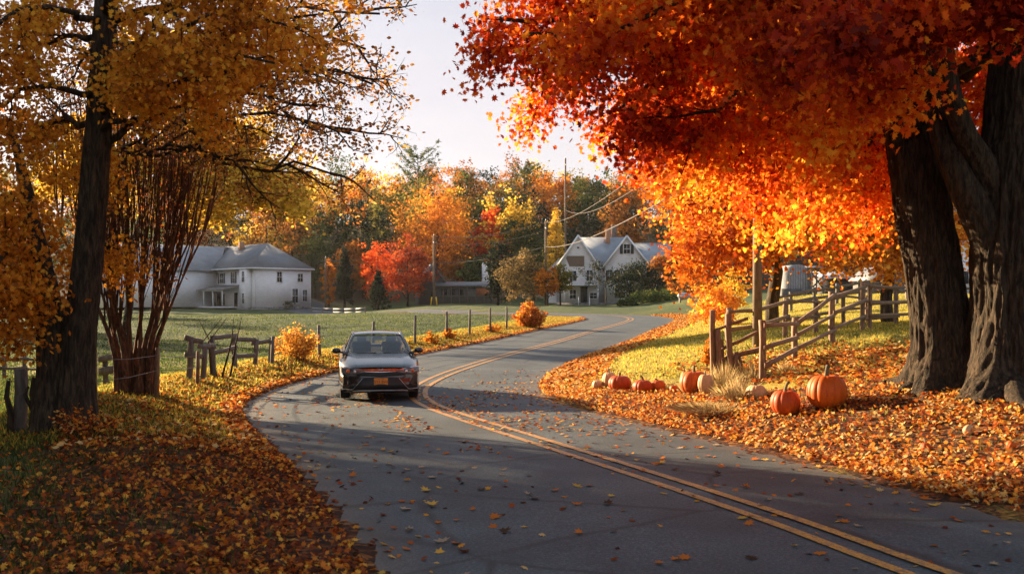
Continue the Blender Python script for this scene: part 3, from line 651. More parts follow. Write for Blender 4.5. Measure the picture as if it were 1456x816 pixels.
# open, half bare tree whose long fine branches reach across the sky
def fan(pts, d0): return [(R_(px, py, d0 + q), f) for px, py, q, f in pts]
D = 17.6
airy_tree('tall half bare tree with long fine branches reaching right across the sky', at(104, D), fan([(420, 150, -.6, .62), (500, 190, -1, .55), (530, 120, -.6, .66), (480, 250, 0, .48), (540, 20, 0, .75), (380, 80, .6, .7), (120, 80, .6, .7), (250, -60, 0, .85), (60, 180, .6, .55), (350, 230, -.6, .5), (440, -20, .6, .85), (520, 70, .4, .7), (460, 100, .4, .65)], D),
          .11, leaf_mat('leaves_tan_orange', [(0, (.2, .07, .02)), (.5, (.42, .18, .04)), (1, (.6, .36, .09))], .45), 2, .10, .068, 61, R_(152, -160, D), 1.15, (8, 5, 4), 2, .03, .6, keep=.7)
D = 58
airy_tree('sparse yellow leaved tree standing in the meadow left of the farmhouse', at(176, D), fan([(330, 215, -1, .6), (400, 262, -2, .6), (440, 282, -1, .55), (370, 285, 0, .5), (300, 170, 1, .85), (200, 140, 1, .85), (180, 240, 0, .6), (310, 270, -1, .5), (240, 90, 0, 1.0), (420, 235, 0, .7), (380, 230, 1, .65), (270, 230, 1, .6), (345, 255, 2, .6), (130, 180, 0, .8), (90, 260, 0, .6)], D),
          .26, LM['f_yellow'], 9, .38, .22, 62, R_(215, 110, D), 2.3, (6, 4, 3), 2, .05, .8, keep=.8)

# ================================================================== MIDDLE DISTANCE TREES AND BUSHES
def clump_cloud(r, rx, ry, rz, zc, ncl, nleaf, cs, lo=-.9, hollow=.45, shape=None):
    """leaf positions in clumps through an uneven ellipsoid crown"""
    out = []; 
    d = r.normal(size=(ncl, 3)); d /= np.linalg.norm(d, axis=1)[:, None]; d[:, 2] = np.where(d[:, 2] < lo, -d[:, 2], d[:, 2])
    rad = (hollow + (1 - hollow) * r.random(ncl) ** .6)
    ang = np.arctan2(d[:, 1], d[:, 0]); un = 1 + .22 * np.sin(ang * 3 + r.uniform(0, 6)) + .15 * np.sin(ang * 2 + d[:, 2] * 4 + r.uniform(0, 6))
    c = d * rad[:, None] * np.array([rx, ry, rz]) * un[:, None]; c[:, 2] += zc
    if shape == 'cone': f = np.clip(1.15 - (c[:, 2] - zc + rz) / (2 * rz), .12, 1.1); c[:, 0] *= f; c[:, 1] *= f
    L = np.repeat(c, nleaf, 0); L = L + r.normal(size=L.shape) * cs * np.array([1, 1, .7]); rn = np.repeat(r.normal(size=ncl) * .17, nleaf) + r.normal(size=len(L)) * .16 + .5
    return L, np.clip(rn, 0, 1)
def far_tree(name, label, base, w, h, leafm, seed, crown_lo=.25, ncl=90, nleaf=26, size=.3, shape=None, cat='tree', group=None, trunk=True, cs=None, hollow=.45, flat=1.0):
    r = np.random.default_rng(seed); b0 = Vector(base); t = thing(name, label, cat, b0, 0, group)
    rz = h * (1 - crown_lo) / 2; zc = h - rz
    L, rn = clump_cloud(r, w / 2 * .88, w / 2 * .88 * flat, rz * .93, zc, ncl, nleaf, cs or w * .055, hollow=hollow, shape=shape)
    L[:, 2] = np.maximum(L[:, 2], .05)
    leaf_mesh('crown', L, r.uniform(size * .6, size * 1.3, len(L)), LM[leafm] if isinstance(leafm, str) else leafm, t, QUAD if size < .5 else TRI, None, rn, .2, seed)
    if trunk:
        mb = MB(); rr = random.Random(seed); rad = h * .018 + .03
        mb.tube([(0, 0, -.3), (rr.uniform(-.1, .1), 0, h * .3), (rr.uniform(-.2, .2), 0, h * .6), (0, 0, h * .88)], [rad, rad * .8, rad * .5, .03], 8)
        for k in range(9):
            a = rr.uniform(0, 6.28); z0 = h * rr.uniform(crown_lo * .8, .65); q = w * rr.uniform(.22, .4)
            mb.tube([(0, 0, z0), (math.cos(a) * q * .5, math.sin(a) * q * .5, z0 + q * .45), (math.cos(a) * q, math.sin(a) * q, z0 + q * .9)], [rad * .4, rad * .25, .02], 5, cap=False)
        mb.build('trunk', M['bark_mid'], t, True)
    return t
# the orange maple behind the rail fence
airy_tree('bright orange maple behind the rail fence, dark forked trunk near the utility pole', at(1098, 46),
          [(R_(952, 293, 45), .5), (R_(960, 250, 46), .6), (R_(985, 325, 45), .42), (R_(1015, 340, 44), .4), (R_(1020, 210, 46), .75), (R_(1050, 330, 43), .4), (R_(1100, 200, 46), .9), (R_(1130, 330, 44), .42), (R_(1180, 300, 46), .55), (R_(1200, 240, 47), .7), (R_(1240, 310, 46), .5), (R_(1060, 260, 49), .6), (R_(1150, 260, 42), .6), (R_(1010, 300, 42), .5), (R_(1090, 130, 46), 1), (R_(1160, 170, 46), .9), (R_(980, 170, 47), .9)],
          .34, leaf_mat('leaves_bright_orange', [(0, (.30, .05, .01)), (.4, (.60, .14, .012)), (.8, (.78, .28, .02)), (1, (.85, .45, .05))], .5), 15, .42, .19, 71, R_(1110, 150, 46), 2.4, (7, 5, 3), 1, .05, .8, QUAD)
airy_tree('yellow orange maple beyond the fence, low boughs above the grey sheds', at(1262, 40),
          [(R_(1200, 330, 39), .4), (R_(1190, 270, 40), .5), (R_(1240, 330, 38), .4), (R_(1290, 325, 39), .4), (R_(1330, 330, 40), .5), (R_(1400, 330, 40), .5), (R_(1380, 250, 41), .7), (R_(1300, 250, 38), .6), (R_(1230, 200, 41), .8), (R_(1330, 180, 41), .9), (R_(1450, 230, 41), .7), (R_(1205, 320, 38), .4), (R_(1270, 300, 37), .5)],
          .26, leaf_mat('leaves_amber', [(0, (.34, .09, .012)), (.5, (.66, .26, .02)), (1, (.85, .50, .07))], .5), 13, .36, .17, 72, R_(1280, 150, 40), 2.2, (7, 5, 3), 1, .05, .8, QUAD)
p = at(1018, 56); far_tree('round_bush', 'rounded glowing orange bush at the lawn edge under the orange maple', p, 3.3, 2.2, leaf_mat('leaves_glowing', [(0, (.4, .10, .015)), (.5, (.68, .26, .02)), (1, (.85, .5, .06))], .5), 73, .0, 110, 30, .15, cat='bush', trunk=False)
p = at(1040, 60); far_tree('yellow_bush', 'taller pale yellow shrub just behind the rounded orange bush', p, 2.2, 3.4, LM['f_yellow'], 74, .2, 60, 24, .16, cat='bush')
p = at(1000, 66); far_tree('dark_bush', 'dark rust shrub between the white house yard and the orange bush', at(985, 108), 5, 4.2, 'f_rust', 75, .05, 60, 24, .3, cat='bush', trunk=False)
# named trees of the middle distance
T = [('maple_tree', 'scarlet maple, brighter left half of the red pair left of the yellow banded pole', 538, 138, 5.5, 9.6, 'f_red', .12, 'tree'),
     ('maple_tree', 'wider rusty red maple right beside the scarlet one, left of the yellow banded pole', 580, 141, 8, 9.2, leaf_mat('foliage_dull_red', [(0, (.12, .02, .01)), (.5, (.34, .05, .015)), (1, (.5, .12, .025))], .35), .08, 'tree'),
     ('maple_tree', 'large tall golden orange tree standing above the red pair', 622, 160, 13, 17.5, 'f_orange', .15, 'tree'),
     ('cedar_tree', 'narrow dark evergreen beside the left utility pole', 490, 140, 3.6, 8.6, 'f_dark', .03, 'tree'),
     ('cedar_tree', 'low dark evergreen bush at the foot of the scarlet maple', 537, 131, 3.4, 4.6, 'f_dark', .0, 'bush'),
     ('ivy_tree', 'dark ivy covered snag left of the old white house', 708, 126, 3.6, 8.4, 'f_dark', .03, 'tree'),
     ('shrub_tree', 'round olive brown tree left of the house, behind the near pole', 745, 120, 6.2, 6.2, leaf_mat('foliage_olive_brown', [(0, (.05, .035, .018)), (.5, (.14, .10, .04)), (1, (.30, .19, .07))], .35), .1, 'tree'),
     ('small_tree', 'small tree with yellow orange leaves at the left corner of the old white house', 779, 118, 3.2, 4.8, 'f_orange', .2, 'tree'),
     ('small_tree', 'small olive green tree just left of the house steps', 797, 119, 3.6, 4.9, 'f_olive', .25, 'tree'),
     ('large_shrub', 'big dark shrub against the right corner of the old white house', 908, 121, 6.6, 5.0, 'f_dark', .0, 'bush'),
     ('large_shrub', 'dark red leaved shrub right of the dark shrub by the house', 945, 124, 5.0, 5.2, 'f_rust', .0, 'bush'),
     ('slender_tree', 'slender yellow green tree rising behind the left gable of the house', 790, 150, 5, 14, 'f_yellow', .25, 'tree'),
     ('hedge_bush', 'low green hedge along the lawn right of the house', 935, 115, 7.5, 1.1, 'f_green', .0, 'bush'),
     ('hedge_bush', 'tiny low green shrub below the hedge, right of the steps', 893, 112, 2.4, .8, 'f_green', .0, 'bush'),
     ('orange_sapling', 'orange sapling behind the left utility pole', 467, 146, 2.6, 7.6, 'f_orange', .05, 'tree'),
     ('dark_tree', 'gloomy green tree behind the farmhouse right corner', 448, 168, 7, 11, 'f_green', .1, 'tree'),
     ]
for i, (nm, lb, px, d, w, h, lm, lo, cat) in enumerate(T):
    big = w * h
    far_tree(nm, lb, at(px, d), w, h, lm, 200 + i, lo, int((50 + big * 1.1) * (2.2 if lm == 'f_dark' or 'shrub' in nm else 1.2)), 30, .24 if w < 8 else .32, 'cone' if 'cedar' in nm or 'slender' in nm else None, cat, trunk='shrub' not in nm and 'bush' not in nm)
# thin vine-like tree in front of the white house
airy_tree('thin dark vine tangled tree in front of the white house between the gables', at(861, 124), [(R_(845, 400, 124), .5), (R_(875, 395, 124), .6), (R_(830, 392, 124), .6), (R_(885, 385, 124), .8), (R_(850, 380, 124), .9), (R_(900, 392, 123), .8)],
          .1, LM['f_dark'], 2, .2, .18, 77, R_(862, 384, 124), 1.5, (5, 4, 2), 1, 0, .8, QUAD)

# ------------------------------------------------------------------ the wooded hill
fam = {'f_orange': 'orange', 'f_yellow': 'yellow', 'f_red': 'red', 'f_rust': 'rust brown', 'f_olive': 'olive', 'f_green': 'dull green', 'f_dark': 'dark'}
HILL = [(455, 200, 9, 15, 'f_yellow', 'rising over the farmhouse roof right of its peak'), (372, 178, 10, 11.5, 'f_yellow', 'immediately behind the farmhouse ridge'), (415, 190, 9, 13, 'f_yellow', 'above the peak of the farmhouse hip roof'), (330, 190, 9, 13, 'f_olive', 'behind the left end of the farmhouse roof'),
        (480, 180, 9, 13, 'f_green', 'just right of the farmhouse, above the left pole'), (515, 205, 10, 16, 'f_orange', 'on the skyline left of the pale feathery pine'), (545, 190, 9, 15, 'f_olive', 'below the pale feathery pine'), (570, 215, 8, 15, 'f_orange', 'close against the left foot of the feathery pine'),
        (664, 215, 8, 17.5, 'f_rust', 'highest on the skyline above the golden tree'), (690, 195, 9, 15, 'f_olive', 'right of the tall golden tree'), (700, 175, 7, 13, 'f_red', 'glowing narrow between two olive crowns'), (725, 205, 10, 16, 'f_olive', 'dull broad crown under the dip of the skyline'),
        (745, 170, 8, 12, 'f_green', 'shaded, behind the near utility pole wires'), (772, 205, 9, 17, 'f_orange', 'on the skyline left of the tallest pole'), (800, 200, 10, 17.5, 'f_orange', 'on the skyline right behind the tallest pole'), (835, 195, 10, 16, 'f_green', 'above the ridge of the old white house'), (850, 210, 11, 16, 'f_green', 'broad, above the house chimney'),
        (880, 190, 9, 15, 'f_rust', 'above the right gable of the white house'), (905, 205, 11, 16, 'f_orange', 'touching the edge of the bright maple crown'), (815, 168, 7, 11, 'f_dark', 'shadowy, close behind the white house roof'), (870, 165, 8, 10, 'f_rust', 'low, behind the right chimney'), (760, 155, 6, 8, 'f_green', 'low, behind the near pole at the house'),
        (655, 158, 6, 8, 'f_rust', 'low, behind the long grey shed'), (680, 152, 6, 7, 'f_green', 'low, behind the white silo'), (600, 200, 9, 13, 'f_yellow', 'peeping behind the golden tree on its left'), (640, 205, 8, 14, 'f_yellow', 'peeping over the golden tree on its right'), (520, 165, 6, 9, 'f_green', 'low and shaded behind the scarlet maple'), (500, 158, 6, 10, 'f_rust', 'low, between narrow evergreen and scarlet maple')]
for i, (px, d, w, h, lm, where) in enumerate(HILL):
    far_tree('forest_tree', f'{fam[lm]} tree of the wooded hill, {where}', at(px, d), w, h, lm, 300 + i, .18, 120, 24, .42, group='autumn trees on the wooded hill', flat=.8)
def pine(px, d, h, w, label, seed):
    b0 = at(px, d); t = thing('pine_tree', label, 'tree', b0, 0, 'pines on the wooded hill'); r = random.Random(seed); mb = MB(); P = []
    mb.tube([(0, 0, -.5), (.2, 0, h * .5), (0, 0, h)], [.35, .25, .04], 8)
    for k in range(46):
        z = h * (.35 + .64 * (k / 46)); a = r.uniform(0, 6.28); L = w * .5 * (1.1 - (z / h - .35) * .55) * r.uniform(.7, 1.1); q = []
        for m_ in range(5): f = m_ / 4; q.append((math.cos(a) * L * f, math.sin(a) * L * f, z + L * .75 * f ** 1.5))
        mb.tube(q, [.07, .05, .04, .03, .02], 4, cap=False)
        for m_ in range(14): f = r.uniform(.25, 1.05); P.append((math.cos(a) * L * f, math.sin(a) * L * f, z + L * .75 * f ** 1.5))
    mb.build('trunk', M['bark_mid'], t, True)
    rr = np.random.default_rng(seed); L = around(P, 7, .22, rr); leaf_mesh('crown', L, rr.uniform(.3, .55, len(L)), LM['f_green'], t, np.array([(-.12, -.5), (.12, -.5), (.1, .5), (-.1, .5)]), None, None, .2, seed)
pine(594, 205, 21, 11, 'pale feathery pine standing highest on the skyline', 401)
pine(745, 222, 15, 8, 'small thin pine on the skyline in the dip of the wood', 402)
# the rest of the wood, too dense to count: one mass of crowns and one of trunks
def wood_mass(name, spots, seed, mats, nl=1500, size=.55, trunks=True):
    r = np.random.default_rng(seed); by = {k: ([], []) for k in mats}; mb = MB()
    for (x, y, w, h) in spots:
        z = H(x, y); L, rn = clump_cloud(r, w / 2, w / 2, h * .42, h * .58, 60, nl // 60, w * .07)
        k = mats[int(r.integers(len(mats)))]; by[k][0].append(L + np.array([x, y, z])); by[k][1].append(rn)
        if trunks: mb.tube([(x, y, z - .5), (x + r.normal() * .3, y, z + h * .7)], [.25, .1], 5)
    first = None
    for k, (a, c) in by.items():
        if not a: continue
        L = np.concatenate(a); o = leaf_mesh(name if first is None else 'crowns', L, r.uniform(size * .6, size * 1.3, len(L)), LM[k], first, TRI, None, np.concatenate(c), .2, seed)
        if first is None: first = o; tag(o, kind='stuff')
    if trunks: mb.build('trunks', M['bark_mid'], first)
    return first
rs = random.Random(8); spots = []
for row, (yy, n) in enumerate([(172, 15), (190, 20), (210, 24), (232, 28), (255, 32)]):
    for k in range(n):
        px = -60 + 1600 * (k + rs.uniform(.1, .9)) / n; d = yy + rs.uniform(-7, 7); x = (px - CX) / F * d
        spots.append((x, d, rs.uniform(8, 12), rs.uniform(13, 18) * (1 if row < 4 else .9)))
o = wood_mass('wooded_hillside', spots, 5, ['f_orange', 'f_rust', 'f_olive', 'f_green', 'f_green', 'f_dark', 'f_yellow'])
tag(o, 'mass of autumn trees covering the hill behind both houses', 'wood')
# woodland closing the valley on the left, beyond the frame: it keeps the meadow and the near road in shade
spots = []
for (x0, y0, x1, y1, n) in [(-62, 78, -95, 165, 5), (-70, 60, -100, 75, 3), (-15.5, 17.4, -38, 35, 8), (-14, 10, -34, 25, 6), (-13, 6, -30, 18, 4)]:
    for k in range(n):
        f = (k + .5) / n; spots.append((x0 + (x1 - x0) * f + rs.uniform(-3, 3), y0 + (y1 - y0) * f + rs.uniform(-3, 3), rs.uniform(8, 11), rs.uniform(12, 16)))
o = wood_mass('roadside_wood', spots, 6, ['f_orange', 'f_olive', 'f_yellow'], 3000, .5)
tag(o, 'dense row of trees along the left side of the valley', 'wood')

# ================================================================== LEFT FARMHOUSE
def wall_quad(mb, a, b, z0, z1, th=.12): mb.bar((a[0], a[1], (z0 + z1) / 2), (b[0], b[1], (z0 + z1) / 2), th, z1 - z0)
def window(parent, u, v, z, w, h, face='f', shutters=False, frame=M['trim'], sash=True, name='window'):
    """face f: looks to -v; l: looks to -u. (u, v) is the wall's surface point, z the sill height"""
    def rect(mb, cu, cz, ww, hh, out, th):
        if face == 'f': mb.box((cu, v - out, cz), (ww, th, hh))
        else: mb.box((u - out, cu, cz), (th, ww, hh))
    c = u if face == 'f' else v; cz = z + h / 2
    fr = MB(); t = .09
    for dx in (-1, 1): rect(fr, c + dx * (w / 2 + t / 2), cz, t, h + 2 * t, .03, .07)
    rect(fr, c, z + h + t / 2, w, t, .03, .07); rect(fr, c, z - t / 2 - .01, w + .1, t, .05, .10)
    f = fr.build(name, frame, parent)
    p = MB(); rect(p, c, cz, w, h, .012, .02); p.build('pane', M['pane'], f)
    if sash:
        s = MB(); rect(s, c, cz, w, .05, .035, .03); rect(s, c, cz, .035, h, .033, .025); s.build('sash', frame, f)
    if shutters:
        for dx in (-1, 1):
            s = MB(); rect(s, c + dx * (w / 2 + t + .22), cz, .38, h + .1, .03, .05); s.build('shutter', M['shutter'], f)
def slab(mb, pts, th):
    """roof slope: quad or tri, given thickness"""
    P = [Vector(p) for p in pts]; n = (P[1] - P[0]).cross(P[2] - P[0]).normalized()
    if n.z < 0: P.reverse(); n = -n
    k = len(P); V = [p for p in P] + [p - n * th for p in P]
    mb.add(V, [tuple(range(k)), tuple(range(2 * k - 1, k - 1, -1))] + [(i, k + i, k + (i + 1) % k, (i + 1) % k) for i in range(k)])
def farmhouse():
    D = 146; c = wpt(363, 438, D); a = R(44)
    t = thing('farmhouse', 'long white clapboard farmhouse with grey hip roof and shuttered windows across the meadow', 'house', (c.x, c.y, H(c.x, c.y)), a)
    z0 = -1.6
    W, Lg, E = 9.4, 12.0, 6.2
    b = MB(); b.span((0, 0, .35), (W, Lg, E)); b.span((-.9, .9, .35), (0, 3.1, E)); b.build('wall', M['white_siding'], t)
    b = MB(); b.span((-.25, -.25, z0), (W + .2, Lg, .35)); b.span((-1.2, .7, z0), (-.25, 3.4, .35))
    for k in range(26): b.box((random.uniform(-1, W + 1), -.5 - random.random() * .5, random.uniform(-.3, .15)), (random.uniform(.5, 1.2), .7, random.uniform(.4, .8)), random.uniform(-.4, .4))
    b.build('stone_foundation', M['stone'], t)
    # hip roof of the front block, ridge running back
    o = .45; A = (-o - .5, -o, E); B_ = (W + o, -o, E); Cc = (W + o, Lg + 6, E); Dd = (-o - .5, Lg + 6, E); P1 = (W / 2, 4.4, E + 3.9); P2 = (W / 2, Lg + 6, E + 3.9)
    b = MB(); slab(b, [A, B_, P1], .14); slab(b, [B_, Cc, P2, P1], .14); slab(b, [Dd, A, P1, P2], .14); b.build('roof', M['roof'], t)
    b = MB(); b.bar((-o - .5, -o - .05, E - .12), (W + o, -o - .05, E - .12), .12, .2); b.bar((-o - .55, -o, E - .12), (-o - .55, Lg, E - .12), .12, .2); b.build('gutter', M['trim'], t)
    for u in (0, W): b = MB(); b.span((u - .06, -.06, .35), (u + .06, .06, E - .15)); b.build('corner_board', M['trim'], t)
    # long wing to the left behind, its roof slope facing us
    b = MB(); b.span((-17, Lg, .35), (0, Lg + 8, E - .2)); b.build('wing_wall', M['white_siding'], t)
    b = MB(); slab(b, [(-17.6, Lg - .6, E - .25), (.2, Lg - .6, E - .25), (3.6, Lg + 4, E + 3.75), (-17.6, Lg + 4, E + 3.75)], .14); slab(b, [(-17.6, Lg + 8.6, E - .25), (W / 2, Lg + 8.6, E - .25), (W / 2, Lg + 4, E + 3.75), (-17.6, Lg + 4, E + 3.75)], .14); b.build('wing_roof', M['roof_pale'], t)
    b = MB(); b.span((3.4, Lg - 1.5, E + 2.6), (4.1, Lg - .8, E + 4.4)); b.build('chimney', M['brick'], t)
    for u, z, w, h in ((4.0, 4.1, .8, 1.5), (7.6, 4.2, .85, 1.2), (6.7, 1.0, 1.0, 2.1), (8.4, 1.25, .8, 1.7)): window(t, u, 0, z, w, h)
    for v, z, w, h, s in ((10.2, 4.0, 1.1, 1.5, True), (6.4, 4.0, .7, 1.6, True), (1.9, 4.1, .7, 1.5, False), (1.9, .9, .7, 1.5, False)): window(t, 0 if v > 3.1 else -.9, v, z, w, h, 'l', s)
    # porch along the left wall
    b = MB(); b.span((-3.0, 4.2, .25), (-.0, Lg + 7, .42)); b.build('porch_floor', M['trim'], t)
    b = MB(); slab(b, [(-3.3, 3.7, 2.95), (-.1, 3.7, 3.7), (-.1, Lg + 7, 3.7), (-3.3, Lg + 7, 2.95)], .1); b.build('porch_roof', simple('mossy_porch_roof', (.18, .17, .16), .9, var=.5), t)
    for k in range(6):
        b = MB(); v = 4.3 + k * 2.9; b.span((-3.06, v - .07, .42), (-2.92, v + .07, 2.9)); b.build('porch_post', M['trim'], t)
    b = MB(); b.bar((-3, 4.2, 2.82), (-3, Lg + 7, 2.82), .16, .2); b.build('porch_beam', M['trim'], t)
    b = MB(); b.span((-.05, 5.2, .45), (-.02, 6.2, 2.5)); b.build('door', M['dark'], t); b = MB(); b.span((-.05, 9.2, .6), (-.02, 11.6, 2.4)); b.build('porch_opening', M['dark'], t)
    b = MB(); b.span((W, 2, 0), (W + 1.6, 3.6, .9)); b.span((W, 1.4, -.4), (W + 1.6, 2, .45)); b.build('step', M['stone'], t)
    q = t.matrix_basis @ Vector((4.9, -1.0, 0)); far_tree('foundation_shrub', 'little green shrub against the farmhouse stone foundation', (q.x, q.y, H(q.x, q.y)), 1.9, 1.5, 'f_green', 91, 0, 30, 20, .14, cat='bush', trunk=False)
farmhouse()

# ================================================================== OLD WHITE HOUSE
def old_house():
    D = 132; c = wpt(791, 437, D); a = R(-4)
    t = thing('old_house', 'old white gabled house with two front gables, boarded upper opening and brick chimneys', 'house', (c.x, c.y, H(c.x, c.y) - .1), a)
    E = 5.3; PK = 9.2
    b = MB(); b.span((.0, 1.4, .3), (9.2, 9, E)); b.build('wall', M['old_siding'], t)
    b = MB(); b.span((9.2, 2.6, .3), (15.0, 8.6, E - .4)); b.build('wing_wall', M['old_siding'], t)
    b = MB(); b.span((-.1, -.05, -1.5), (12.8, 9, .3)); b.span((12.8, 2.4, -1.5), (15.2, 9, .3)); b.build('foundation', M['stone'], t)
    def gable(u0, u1, pk, v0=0.0, name='gable_wall'):
        um = (u0 + u1) / 2; b = MB()
        V = [(u0, v0, .3), (u1, v0, .3), (u1, v0, E), (um, v0, pk), (u0, v0, E)]; V2 = [(x, v0 + 1.6, z) for x, _, z in V]
        b.add(V + V2, [(0, 1, 2, 3, 4), (9, 8, 7, 6, 5), (0, 5, 6, 1), (1, 6, 7, 2), (4, 9, 5, 0)]); b.build(name, M['old_siding'], t)
        o = .35; s = (pk - E) / (um - u0); b = MB()
        for sg, ue in ((-1, u0), (1, u1)):
            slab(b, [(ue + sg * o, v0 - .35, E - o * s + .12), (um, v0 - .35, pk + .12), (um, v0 + 4.9, pk + .12), (ue + sg * o, v0 + 4.9, E - o * s + .12)], .16)
        b.build('gable_roof', M['roof_pale'], t)
        b = MB()
        for sg, ue in ((-1, u0), (1, u1)): b.bar((ue + sg * o, v0 - .37, E - o * s + .02), (um, v0 - .37, pk + .02), .07, .22)
        b.build('bargeboard', M['trim'], t)
    gable(.3, 5.5, PK); gable(6.4, 12.2, PK - .1)
    b = MB(); slab(b, [(-.1, 1.0, E), (9.6, 1.0, E), (9.6, 5.2, PK + .1), (2.9, 5.2, PK + .1)], .16); slab(b, [(-.1, 9.4, E), (9.6, 9.4, E), (9.6, 5.2, PK + .1), (2.9, 5.2, PK + .1)], .16); b.build('roof', M['roof_pale'], t)
    b = MB(); slab(b, [(9.5, 2.2, E - .6), (15.5, 2.2, E - .6), (15.5, 5.6, PK - .7), (9.5, 5.6, PK - .7)], .16); slab(b, [(9.5, 9, E - .6), (15.5, 9, E - .6), (15.5, 5.6, PK - .7), (9.5, 5.6, PK - .7)], .16); b.build('wing_roof', M['roof_pale'], t)
    b = MB(); slab(b, [(-1.6, 1.2, 4.2), (.4, 1.2, 6.3), (.4, 6, 6.3), (-1.6, 6, 4.2)], .14); b.build('lean_to_roof', M['roof_pale'], t)
    b = MB(); b.add([(-1.3, 1.4, .3), (.3, 1.4, .3), (.3, 1.4, 6.0), (-1.3, 1.4, 4.3)], [(0, 1, 2, 3)]); b.span((-1.3, 1.42, .3), (.1, 6, 4.2)); b.build('lean_to_wall', M['old_siding'], t)
    b = MB(); b.span((6.6, 4.2, 7.2), (7.25, 4.9, 10.4)); b.build('chimney', M['brick'], t)
    b = MB(); b.span((7.4, 5.6, 8.0), (8.2, 6.4, 11.0)); b.build('chimney', M['brick_grey'], t)
    b = MB(); b.add([(1.75, -.06, 5.1), (3.7, -.06, 5.1), (3.7, -.06, 6.5), (1.45, -.06, 6.5), (1.3, -.06, 6.2)], [(0, 1, 2, 3, 4)]); b.add([(1.75, -.0, 5.1), (3.7, -.0, 5.1), (3.7, -.0, 6.5), (1.45, -.0, 6.5)], [(3, 2, 1, 0)]); b.build('boarded_panel', M['board'], t)
    window(t, 2.9, 0, 7.5, .3, .2, sash=False)
    window(t, 9.3, 0, 6.8, .8, 1.2, shutters=True)
    for u, z, w, h in ((2.2, 3.2, .9, 1.3), (4.4, 3.2, .8, 1.4), (7.0, 3.2, .8, 1.4), (8.1, 3.2, .7, 1.4), (9.2, 3.2, .8, 1.4), (11.2, 3.2, .6, 1.4), (8.4, .9, 1.4, 1.7), (2.2, .8, .8, 1.2)): window(t, u, 0, z, w, h)
    window(t, 4.9, 0, .9, .9, .7)
    b = MB(); b.span((3.2, -.05, .35), (4.1, -.01, 2.4)); b.build('door', M['shutter'], t)
    b = MB(); b.span((1.0, -1.6, 2.55), (5.6, 0, 2.7)); b.build('porch_roof', M['trim'], t)
    for u in (1.1, 5.5):
        b = MB(); b.span((u - .07, -1.5, .35), (u + .07, -1.36, 2.55)); b.build('porch_post', M['trim'], t)
    for k in range(5):
        b = MB(); b.span((3.0, -1.6 - k * .3, -1.2), (4.3, -1.3 - k * .3, .2 - k * .22)); b.build('step', M['stone'], t)
    b = MB()
    for u in (2.95, 4.35): b.bar((u, -1.4, 1.15), (u, -3.0, -.1), .07, .1); b.bar((u, -3.0, -1.2), (u, -3.0, .0), .09, .09)
    b.build('railing', M['trim'], t)
old_house()

# ================================================================== BARNS AND SHEDS FAR OFF
def small_shed(label, px, d, w, dp, h, pk, wall, roof, rz=0, name='shed', openings=(), cat='shed'):
    c = at(px, d); t = thing(name, label, cat, c, rz); b = MB(); b.span((-w / 2, 0, -.6), (w / 2, dp, h)); 
    b.add([(-w / 2, 0, h), (w / 2, 0, h), (0, 0, pk)], [(0, 1, 2)]); b.build('wall', wall, t)
    b = MB()
    for sg in (-1, 1): slab(b, [(sg * (w / 2 + .25), -.3, h - .25 * (pk - h) / (w / 2)), (0, -.3, pk + .04), (0, dp + .3, pk + .04), (sg * (w / 2 + .25), dp + .3, h - .25 * (pk - h) / (w / 2))], .1)
    b.build('roof', roof, t)
    for (u, z, ww, hh) in openings:
        b = MB(); b.span((u - ww / 2, -.04, z), (u + ww / 2, -.01, z + hh)); b.build('opening', M['dark'], t)
    return t
small_shed('dark gabled barn behind the yellow banded pole', 616, 143, 3.6, 7, 3.2, 5.8, M['barn'], M['roof'], R(12), 'barn', ((.2, 0, 1.0, 1.8),), 'barn')
def long_shed():
    c = at(665, 140); t = thing('long_shed', 'long low grey shed with open bays and one rusty panel beside the ivy covered snag', 'shed', c, R(3)); L = 9.2
    b = MB(); b.span((-L / 2, .12, -.5), (L / 2, 4.2, 2.3)); b.build('wall', M['barn'], t)
    b = MB(); slab(b, [(-L / 2 - .2, -.5, 2.45), (L / 2 + .2, -.5, 2.45), (L / 2 + .2, 4.4, 3.1), (-L / 2 - .2, 4.4, 3.1)], .1); b.build('roof', M['roof'], t)
    for k in range(9):
        b = MB(); u = -L / 2 + k * L / 8; b.span((u - .07, -.06, -.5), (u + .07, .1, 2.35)); b.build('post', M['fence_grey'], t)
    b = MB(); b.bar((-L / 2, 0, 2.2), (L / 2, 0, 2.2), .1, .16); b.bar((-L / 2, -.02, 1.0), (L / 2, -.02, 1.0), .08, .14); b.build('rail', M['fence_grey'], t)
    b = MB(); b.span((1.2, -.09, 1.12), (3.0, -.03, 2.1)); b.build('rusty_panel', simple('rusty_board', (.26, .09, .04), .8), t)
    for u in (-3.3, -2.1, -.9, 4.0):
        b = MB(); b.span((u - .38, .07, 1.1), (u + .38, .11, 1.95)); b.build('opening', M['dark'], t)
    b = MB(); b.span((2.0, .5, 3.0), (3.8, 1.2, 3.2)); b.build('ridge_flashing', M['metal'], t)
long_shed()
c = at(691, 150); t = thing('silo', 'narrow white silo like block above the long grey shed', 'silo', c); b = MB(); b.lathe([(.0, -.5), (.62, -.5), (.62, 5.6), (.5, 5.9), (0, 6.05)], n=16); b.build('tank', M['trim'], t, True); b = MB(); b.lathe([(.64, 2), (.66, 2.06), (.64, 2.12)], n=16); b.lathe([(.64, 4), (.66, 4.06), (.64, 4.12)], n=16); b.build('hoop', M['metal'], t)
